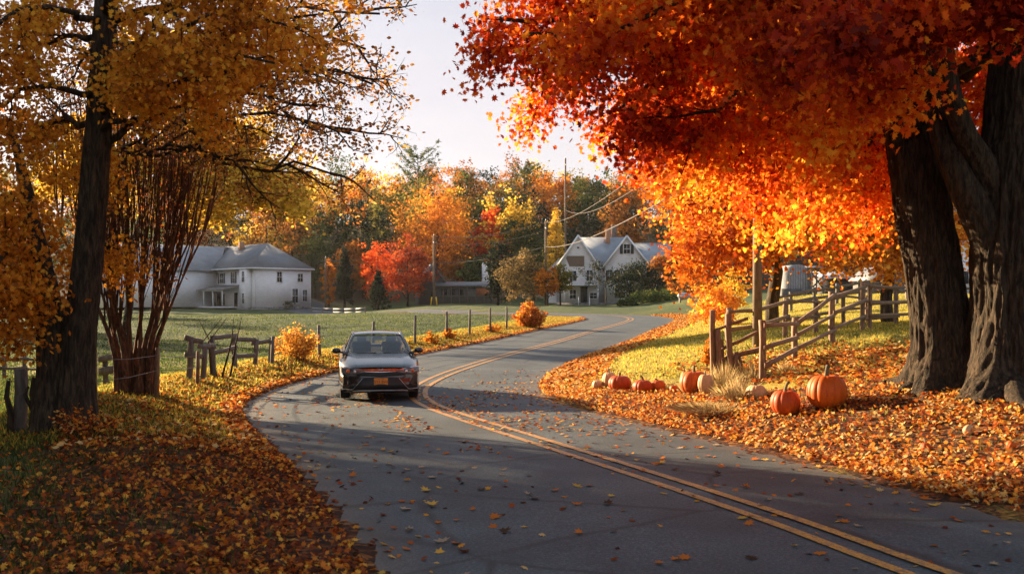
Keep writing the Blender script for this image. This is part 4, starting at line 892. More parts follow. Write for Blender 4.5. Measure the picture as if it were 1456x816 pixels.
# sheds at right, beyond the rail fence
def round_shed():
    d = 78; c = at(1135, d); t = thing('arched_shed', 'silvery board shed with rounded top beyond the rail fence, vines on its face', 'shed', c, R(6)); w = 1.95; b = MB(); n = 15
    top = [(-w + .0, 1.5)] + [(-w * math.cos(math.pi * k / n), 1.5 + .95 * math.sin(math.pi * k / n)) for k in range(n + 1)]
    V = [(x / 2 * 1.0, 0, z) for x, z in top]; k = len(V); V = [(-w / 2, 0, -.5)] + V + [(w / 2, 0, -.5)]; V2 = [(x, 2.4, z) for x, _, z in V]; m_ = len(V)
    b.add(V + V2, [tuple(range(m_ - 1, -1, -1)), tuple(range(m_, 2 * m_))] + [(i, i + 1, m_ + i + 1, m_ + i) for i in range(m_ - 1)]); b.build('wall', M['shed'], t)
    b = MB(); 
    for i in range(9): x = -w / 2 + .2 * i + .15; b.span((x, -.025, -.3), (x + .02, -.003, 1.5 + .9 * math.sqrt(max(0, 1 - (x / (w / 2)) ** 2))))
    b.build('batten', M['barn'], t)
    b = MB(); b.span((-w / 2 - .5, -.5, -.5), (w / 2 - .9, -.03, .55)); b.build('woodpile', M['barn'], t)
    t = thing('open_shed_frame', 'grey timber frame with cross brace right of the arched shed', 'shed', at(1162, d), R(3)); b = MB()
    for x in (-.45, .5):
        for y in (0, 1.6): b = MB(); b.bar((x, y, -.5), (x, y, 2.0), .12, .12); b.build('post', M['shed'], t)
    b = MB(); b.bar((-.6, 0, 1.95), (.6, 0, 1.95), .12, .14); b.bar((-.45, -.02, 1.7), (.45, -.02, .5), .1, .1); b.bar((-.45, .0, .5), (.45, 0, 1.4), .1, .1); b.build('brace', M['fence_grey'], t); b = MB(); slab(b, [(-.7, -.2, 2.1), (.7, -.2, 2.1), (.7, 1.8, 2.3), (-.7, 1.8, 2.3)], .06); b.build('roof', M['roof'], t)
round_shed()
def low_barn(px, d, w, h, label, rz=0):
    t = thing('low_barn', label, 'barn', at(px, d), rz); b = MB(); b.span((-w / 2, 0, -.6), (w / 2, 3, h)); b.build('wall', M['barn'], t)
    b = MB(); slab(b, [(-w / 2 - .2, -.5, h - .12), (w / 2 + .2, -.5, h - .12), (w / 2 + .2, 3.2, h + .5), (-w / 2 - .2, 3.2, h + .5)], .07); b.build('roof', M['metal'], t)
    for k in range(3): b = MB(); b.bar((-w / 2, -.06, .3 + k * .5), (w / 2, -.06, .3 + k * .5), .06, .1); b.build('rail', M['fence_grey'], t)
low_barn(1192, 84, 2.5, 1.55, 'low dark barn with pale metal roof right of the timber frame')
low_barn(1222, 88, 2.2, 1.3, 'lower brown barn beside the metal roofed barn', R(4))
small_shed('steep grey roofed shed beyond the top of the rail fence', 1276, 80, 3.6, 3, 1.4, 2.6, M['barn'], M['roof'], R(25))
c = at(1000, 100); small_shed('pale distant house glimpsed between the two big maple trunks', 1385, 95, 6, 6, 4.0, 5.6, M['white_siding'], M['roof_pale'], R(10), 'distant_house', ((-1, 1, .8, 1.2), (1, 1, .8, 1.2)), 'house')
c = at(973, 100); t = thing('propane_tank', 'small white rounded tank in the shade right of the white house', 'tank', c + Vector((0, 0, .1))); b = MB(); b.lathe([(0, -.7), (.2, -.62), (.32, -.42), (.32, .42), (.2, .62), (0, .7)], (0, 0, .6), 14, 'x'); b.build('tank', simple('dull_white_tank', (.4, .42, .44), .5), t, True); b = MB(); b.span((-.5, -.3, -.1), (-.4, .3, .4)); b.span((.4, -.3, -.1), (.5, .3, .4)); b.build('foot', M['stone'], t)
# plank barrier by the farmhouse drive
a0 = wpt(446, 434, 128); t = thing('plank_barrier', 'low white plank fence along the drive right of the farmhouse', 'fence', at(482, 126)); o_ = t.location; P = [at(px, d) for px, d in ((444, 132), (459, 129), (474, 126), (490, 123), (506, 120), (519, 118))]
for p in P: b = MB(); b.bar(p - Vector((0, 0, .3)), p + Vector((0, 0, .95)), .16, .16); b.build('post', M['board'], t, off=o_)
for p, q in zip(P, P[1:]): b = MB(); b.bar(p + Vector((0, -.1, .75)), q + Vector((0, -.1, .75)), .05, .14); b.bar(p + Vector((0, -.1, .35)), q + Vector((0, -.1, .35)), .05, .12); b.build('plank', M['shed'], t, off=o_)

# ================================================================== UTILITY POLES AND LINES
def pole(label, base, h, r, arm=None, guards=False, group='wooden utility poles'):
    t = thing('utility_pole', label, 'pole', base, 0, group); b = MB(); b.tube([(0, 0, -.4), (0, 0, h * .5), (0, 0, h)], [r, r * .85, r * .7], 12); b.build('pole', M['pole'], t, True)
    if arm: b = MB(); b.box((0, -.0, h - .5), (arm, .1, .12)); b.build('crossarm', M['fence_grey'], t); 
    for k in range(2): b = MB(); b.lathe([(.0, 0), (.05, .0), (.06, .06), (.035, .1), (.05, .15), (0, .18)], (0, -r - .07 if k else 0, h - .9 * k - (.12 if k else 0)), 8); b.build('insulator', M['metal'], t)
    if guards:
        for dx in (-.32, .32): b = MB(); b.tube([(dx * 1.3, -.1, -.1), (dx * .9, -.1, 1.05)], [.09, .09], 8); b.build('yellow_guy_guard', M['yellow_guard'], t)
    return t
pA = at(617, 134); pole('utility pole with yellow guards at its foot, between the red maples and the long shed', pA, 9.3, .17, guards=True)
pB = at(463, 143); pole('utility pole just right of the farmhouse', pB, 7.8, .16, 1.6)
pC = at(776, 122); pole('utility pole standing left of the old white house', pC, 10.4, .16, None)
pD = at(804, 145); pole('tallest thin utility pole rising behind the left gable of the house', pD, 21, .17)
pE = at(1077, 27.5); pole('thick near utility pole behind the rail fence, its top lost in the orange leaves', pE, 8.6, .14)
pF = at(1363, 60); pole('utility pole seen between the two big maple trunks', pF, 8, .15)
def wire(label, a, b_, sag, r=.03, group='overhead lines strung between poles'):
    a, b_ = Vector(a), Vector(b_); P = []
    for k in range(25): t_ = k / 24; p = a.lerp(b_, t_); p.z -= sag * 4 * t_ * (1 - t_); P.append(p - a)
    m_ = MB(); m_.tube(P, r, 5); o = m_.build('overhead_line', M['cable'], None, True); o.location = a; tag(o, label, 'power line', group)
zA = lambda p, z: Vector((p.x, p.y, p.z + z))
eT = zA(pE, 6.7)
wire('thick pale overhead line from the yellow banded pole to the pole by the white house', zA(pA, 5.6), zA(pC, 7.2), .5, .038)
wire('thick pale overhead line from the house pole up to the near pole at right', zA(pC, 7.2), zA(pE, 5.6), .9, .026)
wire('upper line from the yellow banded pole to the house pole', zA(pA, 9.1), zA(pC, 10.2), .7, .024)
wire('upper line from the house pole to the near pole at right', zA(pC, 10.2), zA(pE, 7.6), 1.2, .019)
wire('second line from the yellow banded pole to the house pole', zA(pA, 8.3), zA(pC, 9.2), .8, .022)
wire('line from the tall thin pole down to the near pole at right', zA(pD, 13.5), zA(pE, 7.0), 1.6, .02)
wire('line from the farmhouse pole to the yellow banded pole', zA(pB, 7.3), zA(pA, 8.9), .8, .022)
wire('lower line from the farmhouse pole to the yellow banded pole', zA(pB, 6.6), zA(pA, 8.2), .9, .025)

# ================================================================== FENCES
def rail_fence(name, label, P, heights, rails, mat, seed=1, pw=.12, group=None, lean=.04, rh=.095, rw=.05):
    r = random.Random(seed); P = [Vector(p) for p in P]; t = thing(name, label, 'fence', P[0], 0, group); off = P[0]; tops = []
    for p, h in zip(P, heights):
        q = p + Vector((r.uniform(-1, 1) * lean, r.uniform(-1, 1) * lean, h)); b = MB(); b.bar(p - Vector((0, 0, .4)), q, pw * r.uniform(.85, 1.15), pw * r.uniform(.85, 1.15), .008); b.build('post', mat, t, off=off); tops.append(q)
    for i in range(len(P) - 1):
        for f in rails:
            if f is None: continue
            f1 = f + r.uniform(-.04, .04); f2 = f + r.uniform(-.04, .04)
            a = P[i] + (tops[i] - P[i]) * f1; b_ = P[i + 1] + (tops[i + 1] - P[i + 1]) * f2; d = (b_ - a).normalized(); n = Vector((d.y, -d.x, 0)).normalized() * (pw * .5 + .02)
            if n.y > 0: n = -n
            b = MB(); b.bar(a - d * .12 + n, b_ + d * .12 + n, rw * r.uniform(.8, 1.2), rh * r.uniform(.75, 1.1), .007); b.build('rail', mat, t, off=off)
    return t
def ppt(px, py, dmin=8): x, y = G(px, py, dmin); return Vector((x, y, H(x, y)))
def hgt(px, d, pybot, pytop): return (pybot - pytop) / F * d
A = [(1085, 543), (1129, 512), (1183, 488), (1226, 470), (1274, 461)]; hp = [88, 60, 74, 70, 54]
PA = [ppt(x, y) for x, y in A]; rail_fence('split_rail_fence', 'near run of weathered split rail fence climbing the leafy bank', PA, [h / F * p.y for h, p in zip(hp, PA)], (.9, .58, .26), M['fence'], 3)
Q1 = PA[-1]; PB = [PA[-2] + Vector((.35, .3, 0)), Vector((Q1.x + 1.6, Q1.y + .3, H(Q1.x + 1.6, Q1.y + .3))), Vector((Q1.x + 4.2, Q1.y + .6, H(Q1.x + 4.2, Q1.y + .6))), Vector((Q1.x + 7, Q1.y + 1, H(Q1.x + 7, Q1.y + 1)))]
rail_fence('split_rail_fence', 'level stretch of rail fence atop the bank, running behind the big maple trunks', PB, [1.45, 1.3, 1.3, 1.3], (.93, .6, .3), M['fence'], 4)
Bp = [(1036, 497), (1074, 490), (1116, 480), (1160, 473), (1200, 463), (1232, 458)]; PBk = [ppt(x, y) for x, y in Bp]
rail_fence('split_rail_fence', 'rear run of the rail fence starting behind the gate posts', PBk, [1.15, 1.1, 1.2, 1.1, 1.15, 1.2], (.9, .5), M['fence'], 5, pw=.12)
Cp = [at(x, 62) for x in (1092, 1125, 1158, 1190, 1222, 1256, 1290)]
rail_fence('split_rail_fence', 'far reddish rail fence in front of the arched shed', Cp, [1.25] * 7, (.85, .45), M['fence_grey'], 6, pw=.16, rh=.2)
# the broken gate corner
def gate_corner():
    p0 = ppt(1019, 537); t = thing('broken_gate', 'clutter of leaning posts and broken boards at the lower end of the rail fence', 'gate', p0); r = random.Random(4)
    d = p0.y; S = d / F
    for (x0, yb, x1, yt, w) in ((1012, 537, 1011, 441, .10), (1020, 535, 1018, 468, .11), (1027, 533, 1025, 482, .09), (1036, 528, 1033, 446, .11), (1040, 536, 1044, 500, .08), (1052, 534, 1047, 515, .07), (1031, 540, 1022, 498, .07), (1088, 540, 1086, 497, .12), (1047, 520, 1035, 478, .07)):
        q = r.uniform(-.25, .25); a = Vector(((x0 - CX) * S, d + q, 0)); a.z = H(a.x, a.y) - .25; b_ = Vector(((x1 - CX) * S, d + q, CH - (yt - HY) * S)); b = MB(); b.bar(a, b_, w, w, .01); b.build('post', M['fence'], t, off=p0)
    for (x0, y0, x1, y1, w) in ((1018, 514, 1092, 492, .10), (1022, 498, 1078, 470, .07), (1012, 470, 1060, 452, .06), (1024, 516, 1052, 515, .09), (1035, 505, 1088, 500, .07), (1056, 530, 1049, 508, .08)):
        q = r.uniform(-.2, .2); b = MB(); b.bar(((x0 - CX) * S, d + q, CH - (y0 - HY) * S), ((x1 - CX) * S, d + q + r.uniform(-.2, .3), CH - (y1 - HY) * S), .05, w, .01); b.build('board', M['fence'], t, off=p0)
gate_corner()
# wire fence along the left of the road
def wire_fence(label, P, hs, mat, seed, wires=(.35, .65, .9), pw=.11):
    r = random.Random(seed); t = thing('wire_fence', label, 'fence', P[0]); off = P[0]; T_ = []
    for p, h in zip(P, hs):
        q = p + Vector((r.uniform(-.05, .05), 0, h)); b = MB(); b.tube([p - Vector((0, 0, .3)), p.lerp(q, .5) + Vector((r.uniform(-.01, .01), 0, 0)), q], [pw / 2, pw / 2 * 1.05, pw / 2 * .9], 8); b.build('post', mat, t, off=off); T_.append(q)
    for f in wires:
        b = MB()
        for i in range(len(P) - 1):
            a = P[i].lerp(T_[i], f); c_ = P[i + 1].lerp(T_[i + 1], f); m_ = (a + c_) / 2 - Vector((0, 0, .03)); b.tube([a, m_, c_], .006, 4)
        b.build('strand', M['wire'], t, off=off)
    return t
L1 = [(386, 520, 42), (455, 507, 45), (530, 499, 42), (590, 489, 41), (635, 481, 38), (668, 477, 37), (697, 473, 35), (720, 469, 33), (742, 465, 31)]
PL = [ppt(x, y, 20) for x, y, h in L1]; wire_fence('dark post and wire fence following the left edge of the road behind the car', PL, [h / F * p.y for (x, y, h), p in zip(L1, PL)], M['fence_grey'], 2)
L3 = [(126, 596, 68), (222, 566, 58), (280, 548, 44)]; PL3 = [ppt(x, y, 14) for x, y, h in L3]
PL3[0] = at(133, 15.6)
wire_fence('sagging wire fence with leaning post between the twin stemmed maple and the vase shaped tree', PL3, [1.15, 1.0, .8], M['fence'], 5, (.55, .85), .09)
t = thing('fence_post', 'lone thick grey fence post at the far left edge of the verge', 'post', at(27, 15.5)); b = MB(); b.bar((0, 0, -.3), (.03, 0, 1.0), .15, .15, .01); b.build('post', M['fence_grey'], t)
def stumps():
    for i, (px, lb, d) in enumerate(((14, 'crooked dead sapling stub left of the lone grey post', 15.3), (50, 'forked dead branch stump right of the lone grey post', 14.9))):
        p0 = at(px, d); t = thing('dead_stump', lb, 'stump', p0); b = MB()
        b.tube([(0, 0, -.2), (.02, 0, .35), (-.05, 0, .6), (-.02, 0, .85)], [.055, .05, .04, .03], 7)
        if i: b.tube([(.02, 0, .25), (.14, 0, .5), (.1, 0, .78)], [.04, .035, .03], 7); b.tube([(0, 0, .3), (-.16, 0, .6), (-.1, 0, .72)], [.035, .03, .02], 7)
        b.build('stem', M['bark'], t, True)
stumps()
# old corral boards below the farmhouse
def corral():
    pts = [(268, 541, 62), (287, 543, 45), (305, 536, 55), (335, 526, 40), (362, 522, 38), (384, 518, 36)]; P = [ppt(x, y, 20) for x, y, h in pts]
    t = thing('broken_corral', 'tumbledown board pen at the meadow edge left of the orange bush', 'fence', P[0]); o_ = P[0]; r = random.Random(2)
    for (x, y, h), p in zip(pts, P): b = MB(); b.bar(p - Vector((0, 0, .3)), p + Vector((r.uniform(-.08, .08), 0, h / F * p.y * .62 + .35)), .11, .11, .008); b.build('post', M['fence_grey'], t, off=o_)
    for i, f in ((0, 1.0), (0, .6), (1, .85), (2, 1.0), (2, .55), (3, .8), (3, .4), (4, .8)):
        a, b_ = P[i], P[i + 1]; b = MB(); b.bar(a + Vector((-.06, -.1, f + r.uniform(-.1, .1))), b_ + Vector((.06, -.1, f + r.uniform(-.1, .1))), .04, .12, .008); b.build('board', M['fence_grey'], t, off=o_)
    for k in range(5):
        p = P[2] + Vector((r.uniform(-.7, .7), r.uniform(-.3, .3), 0)); b = MB(); b.tube([p, p + Vector((r.uniform(-.3, .3), 0, .9)), p + Vector((r.uniform(-.5, .5), 0, 1.5))], [.03, .02, .008], 5); b.build('dead_branch', M['bark'], t, off=o_)
corral()
D_ = [at(x, 33) for x in (128, 150, 172, 200, 214)]
rail_fence('plank_bench', 'grey plank trough standing in the meadow behind the two left trees', [at(150, 30), at(176, 30), at(206, 30)], [.95, 1.0, .9], (.95, .6), M['fence_grey'], 9, pw=.13, rh=.22, rw=.3)
rail_fence('rail_fence', 'low dark rail fence across the sunlit meadow at the far left', [at(x, 34) for x in (-30, 5, 35, 66, 96)], [.75] * 5, (.9, .45), M['fence_grey'], 10, pw=.1)

# ================================================================== BUSHES AND WEEDS NEAR THE ROAD
def weed_bush(label, p, w, h, mat, seed, n=70, size=.05, name='bush', stems=40):
    r = random.Random(seed); t = thing(name, label, 'bush', p); b = MB(); P = []
    for k in range(stems):
        a = r.uniform(0, 6.28); q = r.random() ** .6 * w * .5; hh = h * r.uniform(.55, 1.05) * (1 - .45 * (q / (w * .5)) ** 2); s = (math.cos(a) * q * .35, math.sin(a) * q * .35, -.05); e_ = (math.cos(a) * q, math.sin(a) * q, hh); m_ = ((s[0] + e_[0]) / 2 * .8, (s[1] + e_[1]) / 2 * .8, hh * .55)
        b.tube([s, m_, e_], [.008, .006, .003], 3, cap=False)
        for j in range(6): f = r.uniform(.3, 1); P.append([s[i] + (e_[i] - s[i]) * f for i in range(3)])
    b.build('stem', M['bark_mid'], t); rr = np.random.default_rng(seed); L = around(P, max(2, n // 10), w * .045, rr); L[:, 2] = np.maximum(L[:, 2], .03)
    leaf_mesh('foliage', L, rr.uniform(size * .6, size * 1.4, len(L)), mat, t, SIMPLE, None, None, .3, seed); return t
weed_bush('orange leaved roadside bush left of the car, behind the wire fence', ppt(422, 512, 20), 1.6, 1.25, leaf_mat('leaves_amber_bush', [(0, (.3, .1, .02)), (.5, (.6, .27, .03)), (1, (.78, .46, .08))], .5), 31, 60, .07, stems=60)
weed_bush('scarlet and gold vine bush smothering the end of the wire fence near the bend', ppt(752, 466, 20), 2.1, 1.5, leaf_mat('leaves_vine_mixed', [(0, (.2, .03, .01)), (.5, (.55, .16, .02)), (1, (.7, .4, .05))], .45), 32, 110, .12, stems=70)
for i, (px, py, w, h, lb) in enumerate([(612, 489, .8, .55, 'small rusty weed clump at the second post right of the car'), (640, 482, .7, .6, 'small orange weed clump at the third post right of the car'), (700, 473, 1.0, .5, 'low weed clump under the wire fence close to the vine bush')]):
    weed_bush(lb, ppt(px, py, 20), w, h, LM['f_orange'], 40 + i, 50, .07, 'weed_clump', 26)
weed_bush('tall rust coloured leafy sprouts at the foot of the twin stemmed maple', at(118, 14.0), .9, .5, LM['litter'], 51, 50, .05, 'weed_clump', 24)
weed_bush('yellow leaved seedling at the foot of the gate posts', ppt(1006, 520, 14), .5, .75, LM['f_orange'], 52, 40, .06, 'weed_clump', 20)
def dry_tuft(label, p, w, h, n, seed, col=((.30, .2, .09), (.55, .42, .22))):
    r = np.random.default_rng(seed); a = r.uniform(0, 6.28, n); q = r.random(n) ** .7 * w / 2; B = np.stack([np.cos(a) * q * .9, np.sin(a) * q * .9, np.zeros(n)], 1); hh = h * r.uniform(.4, 1.1, n)
    hh = hh * (1.15 - .75 * q / (w / 2)); T_ = B + np.stack([np.cos(a) * q * .45 + r.normal(size=n) * .07, np.sin(a) * q * .45 + r.normal(size=n) * .07, hh], 1); s = np.stack([-np.sin(a), np.cos(a), np.zeros(n)], 1) * .0035
    Mi = (B + T_) / 2 + np.array([0, 0, 1]) * (hh * .12)[:, None]
    V = np.stack([B - s, B + s, Mi + s * .8, T_, Mi - s * .8], 1).reshape(-1, 3); o = mesh_np('grass_tuft', V, np.arange(n * 5), 5, LM['dry'], None, {'rnd': ('FACE', r.random(n))}); o.location = p; tag(o, label, 'grass tuft')
LM['dry'] = leaf_mat('dry_grass', [(0, (.22, .14, .05)), (.5, (.42, .30, .13)), (1, (.62, .50, .28))], .4)
for i, (px, py, w, h, n, lb) in enumerate([(1015, 583, 1.4, .17, 1500, 'long low mound of dry brown grass right below the pumpkins'), (1050, 565, .8, .42, 800, 'pale feathery grass tuft left of the buff pumpkin'), (990, 558, .6, .45, 500, 'dry grass standing around the large pumpkin by the gate'), (1030, 548, .9, .5, 700, 'dry stalks at the foot of the leaning gate boards'), (1068, 540, .7, .5, 500, 'dry straw clump beside the first rail fence post'), (940, 553, .6, .2, 300, 'small dry tuft at the right of the twin pumpkins'), (1118, 530, .5, .3, 260, 'thin straw tuft above the medium pumpkin')]):
    dry_tuft(lb, ppt(px, py, 10), w, h, n, 60 + i)

# ================================================================== PUMPKINS
def pump_mat(name, a, b_, rough=.55):
    m, nt, bs = new_mat(name); n = noise(nt, tcoord(nt), 5, 6, .7); r = ramp(nt, [(.3, a), (.7, b_)]); nt.links.new(n, r.inputs[0]); n2 = noise(nt, tcoord(nt), 40, 3)
    c = mixc(nt, .2, r.outputs[0], n2, 'OVERLAY'); sc_ = ramp(nt, [(.60, (0, 0, 0)), (.68, (1, 1, 1))]); nt.links.new(noise(nt, tcoord(nt), 9, 5, .7), sc_.inputs[0]); c = mixc(nt, math_(nt, 'MULTIPLY', sc_.outputs[0], .3), c, (.22, .10, .03)); nt.links.new(c, bs.inputs['Base Color']); bs.inputs['Roughness'].default_value = rough; bs.inputs['Specular IOR Level'].default_value = .25; bs.inputs['Subsurface Radius'].default_value = (.05, .015, .005)
    bump(nt, n2, bs, .25, .004); return m
MP = {'o': pump_mat('pumpkin_skin_orange', (.40, .065, .004), (.54, .11, .007)), 'd': pump_mat('pumpkin_skin_deep', (.34, .042, .004), (.46, .075, .006)), 't': pump_mat('pumpkin_skin_buff', (.42, .24, .11), (.62, .42, .22)), 'm': pump_mat('pumpkin_skin_mottled', (.55, .15, .02), (.55, .33, .12))}
M['pstem'] = simple('pumpkin_stem', (.12, .10, .05), .9, var=.4, scale=20)
def pumpkin(label, p, w, h, col, seed, tilt=0, ribs=11, stem=.16, name='pumpkin', pear=0, group='pumpkins set out on the grass'):
    stem *= 1.35
    r = random.Random(seed); t = thing(name, label, 'pumpkin', p, r.uniform(0, 6), group); nu, nv = ribs * 12, 30; V = []; ph = [r.uniform(.8, 1.15) for _ in range(ribs)]
    for j in range(nv + 1):
        v = math.pi * j / nv; sv_ = math.sin(v); cz = -math.cos(v)
        for i in range(nu):
            a = 2 * math.pi * i / nu; k = int(i / 12) % ribs; gr = abs(math.sin(a * ribs / 2)) ** .55; dep = .07 * (1 - gr) * ph[k]
            rr = (w / 2) * (sv_ ** .82 if sv_ > 0 else 0) * (1 - dep) * (1 + .05 * math.sin(a * 2 + seed) + .03 * math.sin(a + seed * 2.3)); rr *= 1 - pear * .35 * (cz + 1) / 2
            z = h / 2 + h / 2 * cz * (1 - .0) - h * .13 * math.exp(-(rr / (w * .17)) ** 2) * (1 if cz > 0 else -.5) * (1 if not pear else .3); V.append((rr * math.cos(a), rr * math.sin(a), z - h * .04))
    V = np.array(V); 
    if tilt: c_, s_ = math.cos(tilt), math.sin(tilt); x, z = V[:, 0].copy(), V[:, 2].copy() - h / 2; V[:, 0] = x * c_ + z * s_; V[:, 2] = -x * s_ + z * c_ + h / 2
    ix = np.arange((nv + 1) * nu).reshape(nv + 1, nu); jx = np.roll(ix, -1, 1); f = np.stack([ix[:-1], jx[:-1], jx[1:], ix[1:]], -1).reshape(-1)
    mesh_np('body', V, f, 4, MP[col], t, smooth=True)
    b = MB(); top = Vector((0, 0, h * .83 if not pear else h * .92)); 
    if tilt: top = Vector((math.sin(tilt) * h * .36, 0, h / 2 + math.cos(tilt) * h * .36))
    d = Vector((math.sin(tilt), 0, math.cos(tilt))); q = [top - d * .03, top + d * stem * .35, top + d * stem * .75 + Vector((.02, 0, 0)), top + d * stem + Vector((.06, 0, .0))]
    b.tube(q, [w * .10, w * .055, w * .045, w * .06], 7); b.build('stem', M['pstem'], t, True); return t
def pp(px, py, wpx, hpx, col, label, seed, **k):
    p = ppt(px, py, 8); p.z -= .015; s = p.y / F * (1.15 if px < 1010 else 1.0); return pumpkin(label, p, wpx * s, hpx * s, col, seed, **k)
pp(1175, 579, 59, 52, 'o', 'largest orange pumpkin, highest on the bank below the left maple trunk', 1, stem=.14, ribs=14)
pp(1117, 588, 41, 38, 'd', 'medium deep orange pumpkin beside and just below the largest one', 2, stem=.13)
pp(987, 559, 36, 31, 'o', 'big pumpkin standing against the foot of the broken gate', 3, stem=.1)
pp(1003, 559, 19, 27, 't', 'narrow pale striped pumpkin leaning on the big one by the gate', 4, stem=.06, ribs=8)
pp(1075, 566, 29, 22, 't', 'flat buff pumpkin half hidden in dry grass by the rail fence post', 5, stem=.04)
pp(881, 555, 28, 21, 'd', 'tidy round deep orange pumpkin in front of the buff pair in the roadside row', 6, stem=.06)
pp(866, 550, 17, 21, 't', 'buff pumpkin with dark stem behind the tidy round one', 7, stem=.09)
pp(850, 553, 15, 13, 't', 'smallest buff pumpkin, leftmost of the roadside row', 8, stem=.03)
pp(914, 558, 25, 18, 'd', 'red orange pumpkin, left of the touching pair in the roadside row', 9, stem=.09)
pp(935, 556, 19, 16, 'o', 'smaller orange pumpkin, right of the touching pair in the roadside row', 10, stem=.04)
pp(958, 556, 11, 9, 'o', 'little orange pumpkin in the weeds left of the dark gourd', 11, stem=.03, ribs=8)
pp(973, 553, 13, 25, 'm', 'upright dark necked gourd left of the big gate pumpkin', 12, stem=.09, ribs=7, pear=1, name='gourd')
pp(1316, 640, 15, 14, 'd', 'small orange pumpkin lying in the leaves near the road edge below the maples', 13, stem=.04, ribs=9)
pp(1377, 617, 16, 17, 't', 'pale tipped gourd lying in the leaves below the maple roots', 14, stem=.05, ribs=7, tilt=.9, pear=1, name='gourd')
pp(1438, 637, 14, 13, 'o', 'small orange pumpkin at the right edge of the leafy bank', 15, stem=.04, ribs=9, tilt=.4)

# ================================================================== CAR
def car():
    p = wpt(541.5, 566, 21.1); rz = R(10)
    t = thing('car', 'dark grey compact sedan facing us in the left lane with sunlit flank', 'car', (p.x, p.y, zroad(p.x, p.y) + .002), rz)
    m, nt, b = new_mat('car_paint_grey'); b.inputs['Base Color'].default_value = (.030, .033, .034, 1); b.inputs['Metallic'].default_value = .55; b.inputs['Roughness'].default_value = .24; b.inputs['Coat Weight'].default_value = .8; b.inputs['Coat Roughness'].default_value = .06; paint = m
    black = simple('black_plastic', (.012, .012, .013), .45, var=.1, bumps=0); rubber = simple('tyre_rubber', (.02, .02, .02), .85); chrome = simple('bright_trim', (.6, .6, .62), .15, 1.0, .05, bumps=0)
    m = bpy.data.materials.new('car_glass'); m.use_nodes = True; nt = m.node_tree; nt.nodes.clear(); o_ = nt.nodes.new('ShaderNodeOutputMaterial'); tr_ = nt.nodes.new('ShaderNodeBsdfTransparent'); tr_.inputs[0].default_value = (.55, .58, .58, 1); gl = nt.nodes.new('ShaderNodeBsdfGlossy'); gl.inputs['Roughness'].default_value = .02; mx = nt.nodes.new('ShaderNodeMixShader')
    fr = nt.nodes.new('ShaderNodeFresnel'); fr.inputs[0].default_value = 1.5; ad = math_(nt, 'ADD', fr.outputs[0], .05); nt.links.new(ad, mx.inputs[0]); nt.links.new(tr_.outputs[0], mx.inputs[1]); nt.links.new(gl.outputs[0], mx.inputs[2]); nt.links.new(mx.outputs[0], o_.inputs[0]); glass = m
    L = 4.62; HWc = .90
    def hw(y): return HWc * (1 - .085 * max(0, (.75 - y) / .75) ** 2.2 - .10 * max(0, (y - 3.8) / .82) ** 2)
    def deck(y): return np.interp(y, [0, .06, .2, .6, 1.15, 1.3, 3.75, 4.0, 4.5, 4.62], [.735, .775, .82, .90, .985, 1.0, 1.08, 1.10, 1.06, .98])
    def bow(x, y): return .34 * abs(x / HWc) ** 2.6 * max(0, 1 - y / 1.4)
    wy = (.93, 3.63); wr = .335
    def zlow(y):
        z = .21
        for c_ in wy:
            d_ = abs(y - c_); 
            if d_ < wr + .06: z = max(z, .33 + math.sqrt(max(0, (wr + .06) ** 2 - d_ ** 2)))
        return z
    ys = sorted(set([0, .03, .08, .15, .3, .45] + [round(.5 + k * .045, 3) for k in range(19)] + [1.4, 1.6, 1.9, 2.2, 2.5, 2.8, 3.1] + [round(3.2 + k * .045, 3) for k in range(19)] + [4.1, 4.25, 4.4, 4.5, 4.58, 4.62]))
    V = []; rows = 17
    for y in ys:
        w = hw(y); zt = deck(y); zl = zlow(y); rd = min(1, y / .12 + .55) 
        pr = [(w * .90, zl), (w * .975, zl + .015), (w, zl + .06), (w * 1.0, max(zl + .1, .5)), (w * .99, max(zl + .14, .66)), (w * .975, max(zl + .17, zt - .17)), (w * .945, zt - .09), (w * .88, zt - .04), (w * .8, zt - .012)]
        pr += [(w * .62, zt + .012), (w * .58, zt + .006), (w * .3, zt + .018), (0, zt + .022)]
        full = pr + [(-x, z) for x, z in pr[-2::-1]]; rows = len(full)
        for x, z in full: V.append((x, y + bow(x, y), z))
    n = len(ys); ix = np.arange(n * rows).reshape(n, rows); f = np.stack([ix[:-1, :-1], ix[1:, :-1], ix[1:, 1:], ix[:-1, 1:]], -1).reshape(-1)
    t.scale = (.965,) * 3
    body = mesh_np('body', np.array(V), f, 4, paint, t, smooth=True)
    # rear panel
    b = MB(); b.add([V[(n - 1) * rows + i] for i in range(rows)], [tuple(range(rows))]); b.build('rear_panel', paint, t)
    # front fascia as a sculpted surface
    def fas(x, z, out=0):
        ax = abs(x) / HWc; y = .34 * ax ** 2.6 - .0; y += .10 * max(0, (.34 - z) / .2) ** 2 * .6 + .06 * max(0, (z - .62) / .14) ** 2 - .055 * math.exp(-((z - .36) / .13) ** 2) * (ax < .8)
        return (x, y - out, z)
    nx_, nz = 41, 22; V = []; w = hw(0) * 1.0
    for j in range(nz):
        z = .19 + (.745 - .19) * j / (nz - 1)
        for i in range(nx_):
            x = -w + 2 * w * i / (nx_ - 1); zz = z - (.0 if z < .6 else (z - .6) * .28 * (abs(x) / w) ** 3); q = fas(x, zz, .004); V.append(q)
    ix = np.arange(nx_ * nz).reshape(nz, nx_); f = np.stack([ix[:-1, :-1], ix[:-1, 1:], ix[1:, 1:], ix[1:, :-1]], -1).reshape(-1)
    mesh_np('front_bumper', np.array(V), f, 4, paint, t, smooth=True)
